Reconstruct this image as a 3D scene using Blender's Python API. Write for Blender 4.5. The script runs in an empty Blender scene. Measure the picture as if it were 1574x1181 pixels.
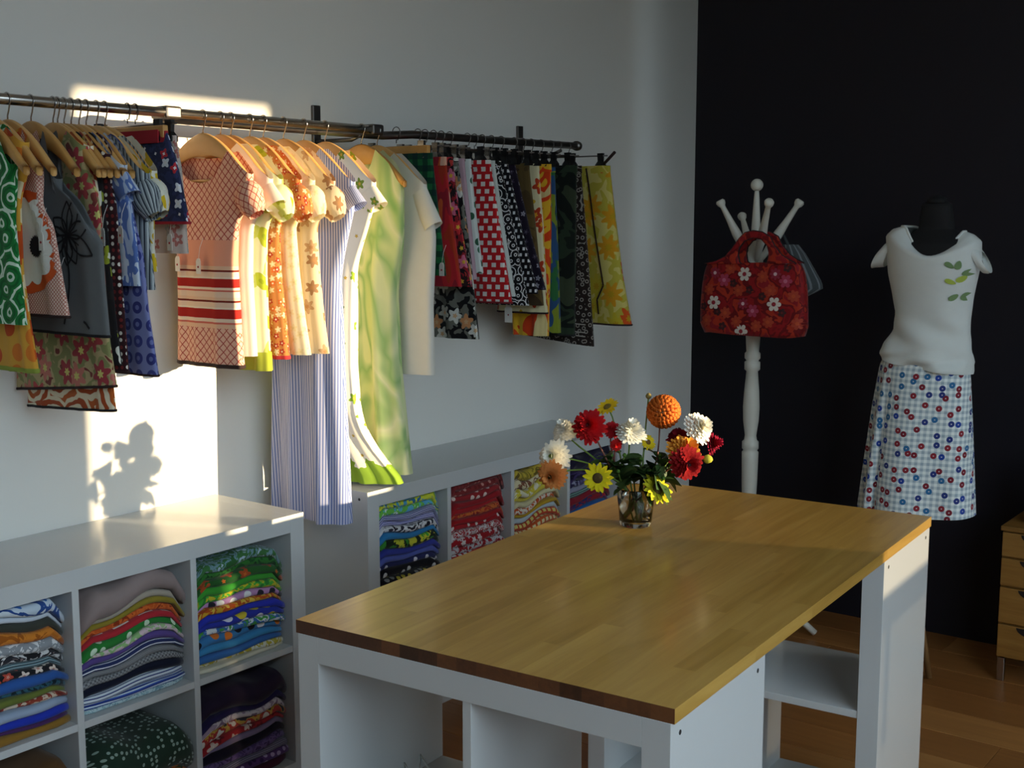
import bpy, bmesh, math, random
from mathutils import Vector, Matrix
from mathutils.bvhtree import BVHTree
PI = math.pi
scene = bpy.context.scene
COL = scene.collection

# ------------------------------------------------------------------ camera
FPX, YAW, PITCH = 1895.48, 37.158, 7.5426
CAM = Vector((2.9399, -0.0147, 1.6208))
cam_data = bpy.data.cameras.new('camera')
cam_data.sensor_width = 36.0
cam_data.lens = FPX / 1574 * 36.0
cam_data.clip_start = 0.02
cam = bpy.data.objects.new('camera', cam_data)
COL.objects.link(cam)
cam.location = CAM
cam.rotation_euler = (math.radians(90 - PITCH), 0, math.radians(YAW))
scene.camera = cam

# ------------------------------------------------------------------ light
world = bpy.data.worlds.new('world')
scene.world = world
world.use_nodes = True
wb = world.node_tree.nodes['Background']
wb.inputs[0].default_value = (0.68, 0.86, 1.0, 1)
wb.inputs[1].default_value = 6.0
SUN_DIR = Vector((-1, -0.394, -0.098)).normalized()
sun_data = bpy.data.lights.new('sun', 'SUN')
sun_data.energy = 12.0
sun_data.angle = math.radians(0.53)
sun_data.color = (1.0, 0.78, 0.48)
sun = bpy.data.objects.new('sun', sun_data)
COL.objects.link(sun)
sun.location = (8, 6, 4)
sun.rotation_euler = SUN_DIR.to_track_quat('-Z', 'Y').to_euler()
XR_WALL = 4.5                      # inner face of the window wall
SUNWIN = (3.748, 4.503, 0.42, 2.44)   # y0 y1 z0 z1
BIGWIN = (-1.25, 2.45, 1.0, 3.6)
REAR_FILL = (5.0, 6.15, 0.6, 3.45)  # unseen opening added to brighten the white wall behind the partition
for i, (a, b, c, d) in enumerate((SUNWIN, BIGWIN, REAR_FILL)):   # window portals (guide sky sampling, emit nothing themselves)
    ld = bpy.data.lights.new('window_portal', 'AREA')
    ld.shape = 'RECTANGLE'
    ld.size, ld.size_y = d - c, b - a
    ld.cycles.is_portal = True
    lo = bpy.data.objects.new('window_portal', ld)
    COL.objects.link(lo)
    lo.location = (XR_WALL + 0.1, (a + b) / 2, (c + d) / 2)
    lo.rotation_euler = (0, PI / 2, 0)
scene.view_settings.view_transform = 'Standard'
scene.view_settings.look = 'None'
scene.view_settings.gamma = 1.0
scene.view_settings.use_curve_mapping = False
scene.view_settings.exposure = 0.0
scene.cycles.max_bounces = 10
scene.cycles.diffuse_bounces = 6
scene.cycles.caustics_reflective = False
scene.cycles.caustics_refractive = False

# ------------------------------------------------------------------ helpers
_y, _p = math.radians(YAW), math.radians(PITCH)
FW = Vector((-math.sin(_y) * math.cos(_p), math.cos(_y) * math.cos(_p), -math.sin(_p)))
RT = Vector((math.cos(_y), math.sin(_y), 0))
UP = RT.cross(FW)
def ray(px, py): return FW + RT * ((px - 787) / FPX) - UP * ((py - 590.5) / FPX)
def atX(px, py, X): d = ray(px, py); return CAM + d * ((X - CAM.x) / d.x)
def atY(px, py, Y): d = ray(px, py); return CAM + d * ((Y - CAM.y) / d.y)
def atZ(px, py, Z): d = ray(px, py); return CAM + d * ((Z - CAM.z) / d.z)

def tag(o, label=None, cat=None, group=None, kind=None):
    if label: o['label'] = label
    if cat: o['category'] = cat
    if group: o['group'] = group
    if kind: o['kind'] = kind
    return o

def thing(name, label, cat, loc=(0, 0, 0), rotz=0.0, group=None):
    o = bpy.data.objects.new(name, None)
    COL.objects.link(o)
    o.empty_display_size = 0.05
    o.location = loc
    o.rotation_euler = (0, 0, rotz)
    return tag(o, label, cat, group)

def link(name, me, parent=None, mat=None, loc=None):
    o = bpy.data.objects.new(name, me)
    COL.objects.link(o)
    if mat is not None and len(me.materials) == 0: me.materials.append(mat)
    if parent is not None: o.parent = parent
    if loc is not None: o.location = loc
    return o

def mesh(name, V, F, uv=None, smooth=True, mats=None, fm=None):
    me = bpy.data.meshes.new(name)
    me.from_pydata([tuple(v) for v in V], [], F)
    if uv:
        ul = me.uv_layers.new(name='UVMap')
        for l in me.loops: ul.data[l.index].uv = uv[l.vertex_index]
    for m in (mats or []): me.materials.append(m)
    for i, p in enumerate(me.polygons):
        p.use_smooth = smooth
        if fm: p.material_index = fm[i]
    me.update()
    return me

def part(name, V, F, mat, parent=None, uv=None, smooth=True, loc=None):
    return link(name, mesh(name, V, F, uv, smooth, [mat]), parent, None, loc)

def box_mesh(x0, x1, y0, y1, z0, z1, bev=0.0, mats=None, name='box'):
    bm = bmesh.new()
    bmesh.ops.create_cube(bm, size=1)
    for v in bm.verts:
        v.co = Vector(((x0 + x1) / 2 + v.co.x * (x1 - x0), (y0 + y1) / 2 + v.co.y * (y1 - y0), (z0 + z1) / 2 + v.co.z * (z1 - z0)))
    if bev > 0:
        bmesh.ops.bevel(bm, geom=list(bm.edges), offset=bev, segments=2, affect='EDGES', profile=0.5)
    me = bpy.data.meshes.new(name)
    bm.to_mesh(me); bm.free()
    for m in (mats or []): me.materials.append(m)
    return me

def box(name, x0, x1, y0, y1, z0, z1, mat, parent=None, bev=0.0, loc=None):
    return link(name, box_mesh(x0, x1, y0, y1, z0, z1, bev, [mat], name), parent, None, loc)

def tube_data(pts, r, sides=8, caps=True, V=None, F=None):
    V = [] if V is None else V
    F = [] if F is None else F
    pts = [Vector(p) for p in pts]
    n = len(pts)
    rs = r if isinstance(r, (list, tuple)) else [r] * n
    b = len(V)
    t0 = (pts[1] - pts[0]).normalized()
    nrm = t0.orthogonal().normalized()
    for i in range(n):
        t = (pts[min(i + 1, n - 1)] - pts[max(i - 1, 0)]).normalized()
        nrm = (nrm - t * nrm.dot(t)).normalized()
        bi = t.cross(nrm)
        for k in range(sides):
            a = 2 * PI * k / sides
            V.append(pts[i] + (nrm * math.cos(a) + bi * math.sin(a)) * rs[i])
    for i in range(n - 1):
        for k in range(sides):
            k2 = (k + 1) % sides
            F.append((b + i * sides + k, b + i * sides + k2, b + (i + 1) * sides + k2, b + (i + 1) * sides + k))
    if caps:
        F.append(tuple(b + k for k in range(sides))[::-1])
        F.append(tuple(b + (n - 1) * sides + k for k in range(sides)))
    return V, F

def tube(name, pts, r, mat, parent=None, sides=8):
    V, F = tube_data(pts, r, sides)
    return part(name, V, F, mat, parent)

def lathe_data(prof, seg=20, V=None, F=None, axis=None):
    """prof: [(r, z)], optional Matrix axis to place it"""
    V = [] if V is None else V
    F = [] if F is None else F
    b = len(V)
    for r, z in prof:
        for k in range(seg):
            a = 2 * PI * k / seg
            p = Vector((r * math.cos(a), r * math.sin(a), z))
            V.append(axis @ p if axis is not None else p)
    for i in range(len(prof) - 1):
        for k in range(seg):
            k2 = (k + 1) % seg
            F.append((b + i * seg + k, b + i * seg + k2, b + (i + 1) * seg + k2, b + (i + 1) * seg + k))
    F.append(tuple(b + k for k in range(seg))[::-1])
    F.append(tuple(b + (len(prof) - 1) * seg + k for k in range(seg)))
    return V, F

def interp(tab, x):
    if x <= tab[0][0]: return tab[0][1]
    for (a, va), (b, vb) in zip(tab, tab[1:]):
        if x <= b:
            f = (x - a) / (b - a) if b > a else 0
            return va + (vb - va) * f
    return tab[-1][1]

def smoothstep(a, b, x):
    t = min(1, max(0, (x - a) / (b - a)))
    return t * t * (3 - 2 * t)

# ------------------------------------------------------------------ materials
def S(h):
    """#rrggbb as seen -> linear"""
    h = h.lstrip('#')
    c = [int(h[i:i + 2], 16) / 255 for i in (0, 2, 4)]
    return tuple(x / 12.92 if x <= 0.04045 else ((x + 0.055) / 1.055) ** 2.4 for x in c) + (1,)

def base_mat(name, rough=0.6, metal=0.0, color=None, spec=0.5):
    m = bpy.data.materials.new(name)
    m.use_nodes = True
    b = m.node_tree.nodes['Principled BSDF']
    b.inputs['Roughness'].default_value = rough
    b.inputs['Metallic'].default_value = metal
    b.inputs['Specular IOR Level'].default_value = spec
    if color: b.inputs['Base Color'].default_value = color
    return m, m.node_tree, b

def _set(nt, sock, v):
    if isinstance(v, bpy.types.NodeSocket): nt.links.new(v, sock)
    else: sock.default_value = v

def M(nt, op, a, b=None, c=None):
    n = nt.nodes.new('ShaderNodeMath')
    n.operation = op
    _set(nt, n.inputs[0], a)
    if b is not None: _set(nt, n.inputs[1], b)
    if c is not None: _set(nt, n.inputs[2], c)
    return n.outputs[0]

def mixc(nt, f, a, b):
    n = nt.nodes.new('ShaderNodeMix')
    n.data_type = 'RGBA'
    _set(nt, n.inputs[0], f); _set(nt, n.inputs[6], a); _set(nt, n.inputs[7], b)
    return n.outputs[2]

def ramp(nt, f, stops, interp_='CONSTANT'):
    n = nt.nodes.new('ShaderNodeValToRGB')
    cr = n.color_ramp
    cr.interpolation = interp_
    while len(cr.elements) < len(stops): cr.elements.new(0.5)
    for e, (p, c) in zip(cr.elements, stops):
        e.position = p; e.color = c
    _set(nt, n.inputs[0], f)
    return n.outputs[0]

def evenramp(nt, f, cols, interp_='CONSTANT'):
    n = len(cols)
    return ramp(nt, f, [(i / n, c) for i, c in enumerate(cols)], interp_)

def coords(nt, kind, s, rot=0.0, off=(0, 0, 0)):
    tc = nt.nodes.new('ShaderNodeTexCoord')
    mp = nt.nodes.new('ShaderNodeMapping')
    nt.links.new(tc.outputs[kind], mp.inputs[0])
    sc = s if isinstance(s, (tuple, list)) else (s, s, s)
    mp.inputs['Scale'].default_value = sc
    mp.inputs['Rotation'].default_value = (0, 0, rot)
    mp.inputs['Location'].default_value = off
    return mp.outputs[0]

def sep(nt, v):
    n = nt.nodes.new('ShaderNodeSeparateXYZ')
    nt.links.new(v, n.inputs[0])
    return n.outputs[0], n.outputs[1]

def noise(nt, v, s, detail=2, rough=0.5, dist=0.0):
    n = nt.nodes.new('ShaderNodeTexNoise')
    nt.links.new(v, n.inputs['Vector'])
    n.inputs['Scale'].default_value = s
    n.inputs['Detail'].default_value = detail
    n.inputs['Roughness'].default_value = rough
    n.inputs['Distortion'].default_value = dist
    return n.outputs[0]

def voro(nt, v, rnd):
    n = nt.nodes.new('ShaderNodeTexVoronoi')
    n.voronoi_dimensions = '2D'
    nt.links.new(v, n.inputs['Vector'])
    n.inputs['Scale'].default_value = 1
    n.inputs['Randomness'].default_value = rnd
    return n

def fract(nt, a): return M(nt, 'FRACT', a)

def pattern(nt, kind, cols, s, k):
    c = [S(x) for x in cols]
    off = k.get('off', (0.37, 0.21, 0))
    v = coords(nt, 'UV', s, k.get('rot', 0.0), off)
    u, w = sep(nt, v)
    if kind == 'plain':
        n = noise(nt, coords(nt, 'UV', 1), 30)
        return mixc(nt, M(nt, 'MULTIPLY', n, 0.5), c[0], c[1] if len(c) > 1 else tuple(x * 0.8 for x in c[0][:3]) + (1,))
    if kind == 'stripe_u': return evenramp(nt, fract(nt, u), c)
    if kind == 'stripe_v': return evenramp(nt, fract(nt, w), c)
    if kind == 'check':
        a = M(nt, 'GREATER_THAN', fract(nt, u), 0.5); b = M(nt, 'GREATER_THAN', fract(nt, w), 0.5)
        return ramp(nt, M(nt, 'MULTIPLY', M(nt, 'ADD', a, b), 0.45), [(0, c[0]), (0.3, c[1]), (0.7, c[2])])
    if kind == 'lattice':
        wd = k.get('w', 0.14)
        a = M(nt, 'LESS_THAN', fract(nt, M(nt, 'ADD', u, w)), wd); b = M(nt, 'LESS_THAN', fract(nt, M(nt, 'SUBTRACT', u, w)), wd)
        return mixc(nt, M(nt, 'MAXIMUM', a, b), c[0], c[1])
    if kind == 'splotch':
        n = noise(nt, v, 1, k.get('detail', 2), 0.5, k.get('dist', 0.6))
        lo, hi = k.get('range', (0.30, 0.70))
        f = M(nt, 'DIVIDE', M(nt, 'SUBTRACT', n, lo), hi - lo)
        n_ = len(c)
        return ramp(nt, f, [(i / n_, x) for i, x in enumerate(c)], k.get('interp', 'CONSTANT'))
    if kind == 'geo':
        row = M(nt, 'FLOOR', w)
        sh = M(nt, 'MULTIPLY', M(nt, 'MODULO', row, 2.0), 0.5)
        fu = fract(nt, M(nt, 'ADD', u, sh)); fw = fract(nt, w)
        a = M(nt, 'MULTIPLY', M(nt, 'LESS_THAN', fu, k.get('wu', 0.6)), M(nt, 'LESS_THAN', fw, k.get('wv', 0.55)))
        return mixc(nt, a, c[0], c[1])
    # voronoi family
    if k.get('warp'):
        nz = nt.nodes.new('ShaderNodeTexNoise'); nt.links.new(v, nz.inputs['Vector']); nz.inputs['Scale'].default_value = 1.5
        vm = nt.nodes.new('ShaderNodeVectorMath'); vm.operation = 'MULTIPLY_ADD'
        nt.links.new(nz.outputs[1], vm.inputs[0]); vm.inputs[1].default_value = (k['warp'],) * 3; nt.links.new(v, vm.inputs[2])
        v = vm.outputs[0]
    vo = voro(nt, v, k.get('rnd', 0.7))
    d = vo.outputs['Distance']
    cr, _ = sep(nt, vo.outputs['Color'])
    rad = k.get('r', 0.33)
    if kind == 'dots':
        cc = evenramp(nt, cr, c[1:])
        out = mixc(nt, M(nt, 'LESS_THAN', d, rad), c[0], cc)
        if k.get('hole'): out = mixc(nt, M(nt, 'LESS_THAN', d, rad * 0.4), out, S(k['hole']))
        if k.get('gingham'):
            g = coords(nt, 'UV', k['gingham']); gu, gw = sep(nt, g)
            a = M(nt, 'GREATER_THAN', fract(nt, gu), 0.5); b = M(nt, 'GREATER_THAN', fract(nt, gw), 0.5)
            gc = ramp(nt, M(nt, 'MULTIPLY', M(nt, 'ADD', a, b), 0.45), [(0, S('#e9efec')), (0.3, S('#c9d4d6')), (0.7, S('#9fb0ba'))])
            out = mixc(nt, M(nt, 'LESS_THAN', d, rad), gc, cc)
            out = mixc(nt, M(nt, 'LESS_THAN', d, rad * 0.18), out, S('#ddd8d8'))
        return out
    if kind == 'rings':
        return evenramp(nt, fract(nt, M(nt, 'MULTIPLY', d, k.get('n', 3.0))), c)
    if kind == 'floral':
        vm = nt.nodes.new('ShaderNodeVectorMath'); vm.operation = 'SUBTRACT'
        nt.links.new(v, vm.inputs[0]); nt.links.new(vo.outputs['Position'], vm.inputs[1])
        px, py = sep(nt, vm.outputs[0])
        ang = M(nt, 'ARCTAN2', py, px)
        pet = M(nt, 'COSINE', M(nt, 'ADD', M(nt, 'MULTIPLY', ang, float(k.get('petals', 5))), M(nt, 'MULTIPLY', cr, 6.0)))
        rr = M(nt, 'MULTIPLY', M(nt, 'MULTIPLY_ADD', pet, 0.22, 0.78), rad)
        f = M(nt, 'DIVIDE', d, rr)
        bg = c[0]
        if len(k.get('bg', ())):
            n = noise(nt, v, k.get('bgs', 2.2), 1, 0.5, 0.5)
            bgc = [c[0]] + [S(x) for x in k['bg']]
            bg = ramp(nt, n, [(0, bgc[0])] + [(0.5 + 0.13 * i, x) for i, x in enumerate(bgc[1:])])
        petc = evenramp(nt, cr, c[2:])
        out = mixc(nt, M(nt, 'LESS_THAN', f, 1.0), bg, petc)
        return mixc(nt, M(nt, 'LESS_THAN', f, 0.32), out, c[1])
    raise ValueError(kind)

_pc = {}
def cloth(kind, cols, s=1.0, rough=0.9, **k):
    if isinstance(cols, str): cols = cols.split()
    key = (kind, tuple(cols), s if not isinstance(s, list) else tuple(s), repr(sorted(k.items())))
    if key in _pc: return _pc[key]
    m, nt, b = base_mat('fabric_' + kind, rough, spec=0.15)
    col = pattern(nt, kind, cols, s, k)
    nt.links.new(col, b.inputs['Base Color'])
    try:
        b.inputs['Sheen Weight'].default_value = 0.12
        b.inputs['Sheen Roughness'].default_value = 0.5
    except KeyError: pass
    if k.get('thin'):
        tr = nt.nodes.new('ShaderNodeBsdfTranslucent'); mx = nt.nodes.new('ShaderNodeMixShader')
        nt.links.new(col, tr.inputs[0]); mx.inputs[0].default_value = k['thin']
        nt.links.new(b.outputs[0], mx.inputs[1]); nt.links.new(tr.outputs[0], mx.inputs[2])
        nt.links.new(mx.outputs[0], nt.nodes['Material Output'].inputs[0])
    _pc[key] = m
    return m

def plain(hexa, rough=0.7, metal=0.0, spec=0.5, name='paint'):
    key = ('mat', hexa, rough, metal, spec)
    if key not in _pc: _pc[key] = base_mat(name, rough, metal, S(hexa), spec)[0]
    return _pc[key]

def wood(name, c0, c1, c2, rough=0.35, scale=(3, 60, 60), vary=0.25, kind='Object', coat=0.0):
    m, nt, b = base_mat(name, rough)
    v = coords(nt, kind, scale)
    oi = nt.nodes.new('ShaderNodeObjectInfo')
    ad = nt.nodes.new('ShaderNodeVectorMath'); ad.operation = 'ADD'
    cm = nt.nodes.new('ShaderNodeCombineXYZ')
    r50 = M(nt, 'MULTIPLY', oi.outputs['Random'], 50.0)
    for i in range(3): nt.links.new(r50, cm.inputs[i])
    nt.links.new(v, ad.inputs[0]); nt.links.new(cm.outputs[0], ad.inputs[1])
    n = noise(nt, ad.outputs[0], 1.0, 4, 0.6, 0.8)
    f = M(nt, 'ADD', M(nt, 'MULTIPLY', n, 1 - vary), M(nt, 'MULTIPLY', oi.outputs['Random'], vary))
    col = ramp(nt, f, [(0.25, S(c0)), (0.5, S(c1)), (0.75, S(c2))], 'LINEAR')
    nt.links.new(col, b.inputs['Base Color'])
    if coat: b.inputs['Coat Weight'].default_value = coat; b.inputs['Coat Roughness'].default_value = 0.15
    return m

def wall_mat(name, hexa, rough):
    m, nt, b = base_mat(name, rough, spec=0.3)
    v = coords(nt, 'Object', 1.0)
    n = noise(nt, v, 90, 3)
    n2 = noise(nt, v, 1.3, 2)
    c = S(hexa)
    nt.links.new(mixc(nt, n2, c, tuple(x * 0.94 for x in c[:3]) + (1,)), b.inputs['Base Color'])
    bp = nt.nodes.new('ShaderNodeBump'); bp.inputs['Strength'].default_value = 0.08; bp.inputs['Distance'].default_value = 0.002
    nt.links.new(n, bp.inputs['Height']); nt.links.new(bp.outputs[0], b.inputs['Normal'])
    return m

WHITE_WALL = wall_mat('white_wall_paint', '#e9e7e0', 0.75)
DARK_WALL = wall_mat('near_black_wall_paint', '#17141c', 0.6)
CEIL = wall_mat('ceiling_paint', '#d8d8d4', 0.9)
SHELF = plain('#c2c5c5', 0.22, spec=0.5, name='white_lacquer')
CHROME = plain('#b9b4ae', 0.22, 1.0, name='chrome')
DARKMETAL = plain('#77726e', 0.38, 1.0, name='dull_steel')
BLACKPL = plain('#0c0b0c', 0.4, name='black_plastic')
HANGWOOD = wood('hanger_wood', '#b98644', '#cf9a55', '#dcab68', 0.4, (8, 60, 8), 0.3)
BENCH = wood('butcher_block', '#9c7630', '#b38b42', '#c49d52', 0.33, (30, 2.0, 30), 0.18, coat=0.25)
BENCHEND = wood('butcher_block_end_grain', '#3c2210', '#53301a', '#6b4122', 0.5, (60, 60, 60), 0.5)
FLOORW = wood('laminate_plank', '#82532a', '#996535', '#ae7a44', 0.32, (1.6, 26, 26), 0.45)
FLOORSUB = plain('#3a2212', 0.7, name='floor_joint')
DRESSW = wood('dresser_veneer', '#75501f', '#8a6029', '#9a6f35', 0.4, (3, 40, 40), 0.2)
OFFWHITE = plain('#d6d3c6', 0.45, name='painted_turned_wood')
TAGW = plain('#e4e2dc', 0.8, name='card')

# ------------------------------------------------------------------ setting
XW, YD, Y0, ZC = -0.025, 4.76, -1.7, 3.8
YB = 6.3                            # back of the recess behind the dark partition
def struct(o): o['kind'] = 'structure'; return o
floor = struct(box('floor', XW - 0.1, XR_WALL + 0.2, Y0 - 0.1, YB + 0.1, -0.12, -0.006, FLOORSUB))
rng = random.Random(4)
pl_w = 0.19
plank_me = {}
y = Y0
row = 0
while y < YB - 0.01:
    y1 = min(y + pl_w, YB)
    x = XW - rng.uniform(0.0, 1.2)
    while x < XR_WALL:
        L = 1.29
        a, b = max(x, XW), min(x + L, XR_WALL)
        if b - a > 0.03:
            key = (round(b - a, 2), round(y1 - y, 3))
            if key not in plank_me:
                plank_me[key] = box_mesh(0.0006, b - a - 0.0006, 0.0006, y1 - y - 0.0006, -0.006, 0.0, 0.0012, [FLOORW], 'plank')
            link('plank', plank_me[key], floor, None, (a, y, 0))
        x += L
    y = y1
    row += 1
struct(box('ceiling', XW - 0.1, XR_WALL + 0.2, Y0 - 0.1, YB + 0.1, ZC, ZC + 0.1, CEIL))
struct(box('wall_left', XW - 0.1, XW, Y0 - 0.1, YB + 0.1, 0, ZC, WHITE_WALL))
struct(box('wall_partition', 0.311, XR_WALL, YD, YD + 0.1, 0, ZC, DARK_WALL))
struct(box('wall_back', XW, XR_WALL, YB, YB + 0.1, 0, ZC, WHITE_WALL))
struct(box('wall_front', XW, XR_WALL, Y0 - 0.1, Y0, 0, ZC, wall_mat('grey_wall_paint', '#7d7b78', 0.7)))
# window wall, made of piers, sills and lintels around two openings
bm = bmesh.new()
def bmbox(bm, x0, x1, y0, y1, z0, z1):
    r = bmesh.ops.create_cube(bm, size=1)
    for v in r['verts']:
        v.co = Vector(((x0 + x1) / 2 + v.co.x * (x1 - x0), (y0 + y1) / 2 + v.co.y * (y1 - y0), (z0 + z1) / 2 + v.co.z * (z1 - z0)))
xa, xb = XR_WALL, XR_WALL + 0.2
for (a, b, c, d) in ((Y0 - 0.1, BIGWIN[0], 0, ZC), (BIGWIN[1], SUNWIN[0], 0, ZC), (SUNWIN[1], REAR_FILL[0], 0, ZC), (REAR_FILL[1], YB + 0.1, 0, ZC),
                     (REAR_FILL[0], REAR_FILL[1], 0, REAR_FILL[2]), (REAR_FILL[0], REAR_FILL[1], REAR_FILL[3], ZC),
                     (BIGWIN[0], BIGWIN[1], 0, BIGWIN[2]), (BIGWIN[0], BIGWIN[1], BIGWIN[3], ZC),
                     (SUNWIN[0], SUNWIN[1], 0, SUNWIN[2]), (SUNWIN[0], SUNWIN[1], SUNWIN[3], ZC)):
    bmbox(bm, xa, xb, a, b, c, d)
me = bpy.data.meshes.new('wall_right'); bm.to_mesh(me); bm.free(); me.materials.append(WHITE_WALL)
struct(link('wall_right', me))
struct(box('unseen_sun_blocker', 30.0, 34.0, -40.0, 13.1, -0.15, 6.2, plain('#8f8f8c', 0.9, name='render')))  # unseen wall added to keep direct sun out of the big window
struct(box('ground', XR_WALL + 0.2, 60.0, -60.0, 60.0, -0.3, -0.15, plain('#6a6a68', 0.9, name='pavement')))
gm = bpy.data.materials.new('window_glass'); gm.use_nodes = True
nt = gm.node_tree; nt.nodes.remove(nt.nodes['Principled BSDF'])
tr = nt.nodes.new('ShaderNodeBsdfTransparent'); gl = nt.nodes.new('ShaderNodeBsdfGlossy'); mx = nt.nodes.new('ShaderNodeMixShader')
gl.inputs['Roughness'].default_value = 0.02; mx.inputs[0].default_value = 0.05
nt.links.new(tr.outputs[0], mx.inputs[1]); nt.links.new(gl.outputs[0], mx.inputs[2]); nt.links.new(mx.outputs[0], nt.nodes['Material Output'].inputs[0])
def tint(nm, t, diff):
    m = bpy.data.materials.new(nm); m.use_nodes = True; n_ = m.node_tree; n_.nodes.remove(n_.nodes['Principled BSDF'])
    a = n_.nodes.new('ShaderNodeBsdfTransparent'); a.inputs[0].default_value = (t, t, t, 1)
    b = n_.nodes.new('ShaderNodeBsdfTranslucent'); b.inputs[0].default_value = (0.8, 0.8, 0.8, 1)
    x = n_.nodes.new('ShaderNodeMixShader'); x.inputs[0].default_value = diff
    n_.links.new(a.outputs[0], x.inputs[1]); n_.links.new(b.outputs[0], x.inputs[2]); n_.links.new(x.outputs[0], n_.nodes['Material Output'].inputs[0])
    return m
dimmer, diffuser = tint('sun_dimmer_glass', 0.72, 0.2), tint('sun_diffuser_glass', 0.55, 0.65)  # made-up glass tints that only weaken the low part of the sunbeam
FRAME = plain('#cfcfca', 0.5, name='window_frame_paint')
for i, (a, b, c, d) in enumerate((SUNWIN, BIGWIN, REAR_FILL)):
    wn = bpy.data.objects.new('window_%d' % (i + 1), None); COL.objects.link(wn); wn['kind'] = 'structure'
    wn.location = (XR_WALL + 0.15, (a + b) / 2, c)
    hy, hz = (b - a) / 2, d - c
    f = 0.012 if i == 0 else 0.05
    box('window_frame', -0.02, 0.02, -hy, hy, 0, f, FRAME, wn)
    box('window_frame', -0.02, 0.02, -hy, hy, hz - f, hz, FRAME, wn)
    box('window_frame', -0.02, 0.02, -hy, -hy + f, f, hz - f, FRAME, wn)
    box('window_frame', -0.02, 0.02, hy - f, hy, f, hz - f, FRAME, wn)
    if i == 0:
        box('glazing_bar', -0.02, 0.02, -hy + f, hy - f, 0.915 - c, 1.0 - c, FRAME, wn)
        box('glazing_bar', -0.015, 0.015, -0.245, -0.215, 0.62 - c, 0.915 - c, FRAME, wn)
    elif i == 1:
        for yy in (-0.62, 0.62): box('glazing_bar', -0.02, 0.02, yy - 0.025, yy + 0.025, f, hz - f, FRAME, wn)
    if i == 0:
        box('pane', -0.003, 0.003, -hy + f, hy - f, 1.185 - c, hz - f, gm, wn)
        box('sun_dimmer_pane', -0.003, 0.003, -hy + f, hy - f, 1.0 - c, 1.185 - c, dimmer, wn)  # added pane, dims the sun reaching the worktop and far shelf side
        box('sun_diffuser_pane', -0.003, 0.003, -hy + f, hy - f, f, 0.915 - c, diffuser, wn)  # added pane, holds low sun back from the cubbies under the worktop
    else: box('pane', -0.003, 0.003, -hy + f, hy - f, f, hz - f, gm, wn)

# ------------------------------------------------------------------ shelving along the wall
SCREW = plain('#2a2a2c', 0.5, name='screw_recess')
def cube_unit(name, label, loc, rotz, ncol, nrow, depth, front, bt=0.0515, t=0.019, total_w=None, total_h=0.79, lift=0.0):
    """front '+x': columns along +Y, open face +X, origin front-bottom at low Y;  front '-y': columns along -X from origin, open face -Y"""
    o = thing(name, label, 'shelf unit', loc, rotz)
    cw = (total_w - 2 * bt - (ncol - 1) * t) / ncol
    ch = (total_h - 2 * bt - (nrow - 1) * t) / nrow
    def bx(nm, s0, s1, d0, d1, z0, z1, bev=0.0012):
        z0 += lift; z1 += lift
        if front == '+x': return box(nm, -d1, -d0, s0, s1, z0, z1, SHELF, o, bev)
        return box(nm, -s1, -s0, d0, d1, z0, z1, SHELF, o, bev)
    bx('top_board', bt, total_w - bt, 0, depth, total_h - bt, total_h, 0.0007)
    bx('bottom_board', bt, total_w - bt, 0, depth, 0, bt, 0.0007)
    bx('side_panel', 0, bt, 0, depth, 0, total_h, 0.0007)
    bx('side_panel', total_w - bt, total_w, 0, depth, 0, total_h, 0.0007)
    for c in range(1, ncol):
        a = bt + c * cw + (c - 1) * t
        bx('divider', a, a + t, 0.002, depth - 0.002, bt, total_h - bt)
    for r in range(1, nrow):
        z = bt + r * ch + (r - 1) * t
        for c in range(ncol):
            a = bt + c * (cw + t)
            bx('shelf', a, a + cw, 0.002, depth - 0.002, z, z + t)
    for s in (0, 1):      # recessed screws on the outer side faces
        for dd in (0.035, depth - 0.035):
            z = total_h - bt / 2 + lift
            r_ = 0.0045
            V, F = lathe_data([(r_, -0.0006), (r_, 0.0006)], 10)
            if front == '+x':
                R = Matrix.Rotation(PI / 2, 4, 'X'); off = Vector((-dd, total_w if s else 0, z))
            else:
                R = Matrix.Rotation(PI / 2, 4, 'Y'); off = Vector((-total_w if s else 0, dd, z))
            part('screw', [R @ Vector(v) + off for v in V], F, SCREW, o, None, False)
    if lift:
        for s in (0.03, total_w - 0.03):
            for d in (0.03, depth - 0.03):
                if front == '+x': box('foot', -d - 0.02, -d + 0.02, s - 0.02, s + 0.02, 0, lift, BLACKPL, o)
                else: box('foot', -s - 0.02, -s + 0.02, d - 0.02, d + 0.02, 0, lift, BLACKPL, o)
    return o, cw, ch
U1X, U2X = 0.366, 0.338
U1Y, U2Y = 2.388 - 1.49, 2.681
u1, CW, CH = cube_unit('cubby_shelf', 'white cubby shelf with glossy top under the sunlit wall patch, nearest the camera', (U1X, U1Y, 0), 0, 4, 2, 0.388, '+x', total_w=1.49)
u2, _, _ = cube_unit('cubby_shelf', 'white cubby shelf behind the wooden worktop, below the row of skirts', (U2X, U2Y, 0), 0, 4, 2, 0.36, '+x', total_w=1.49)

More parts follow.
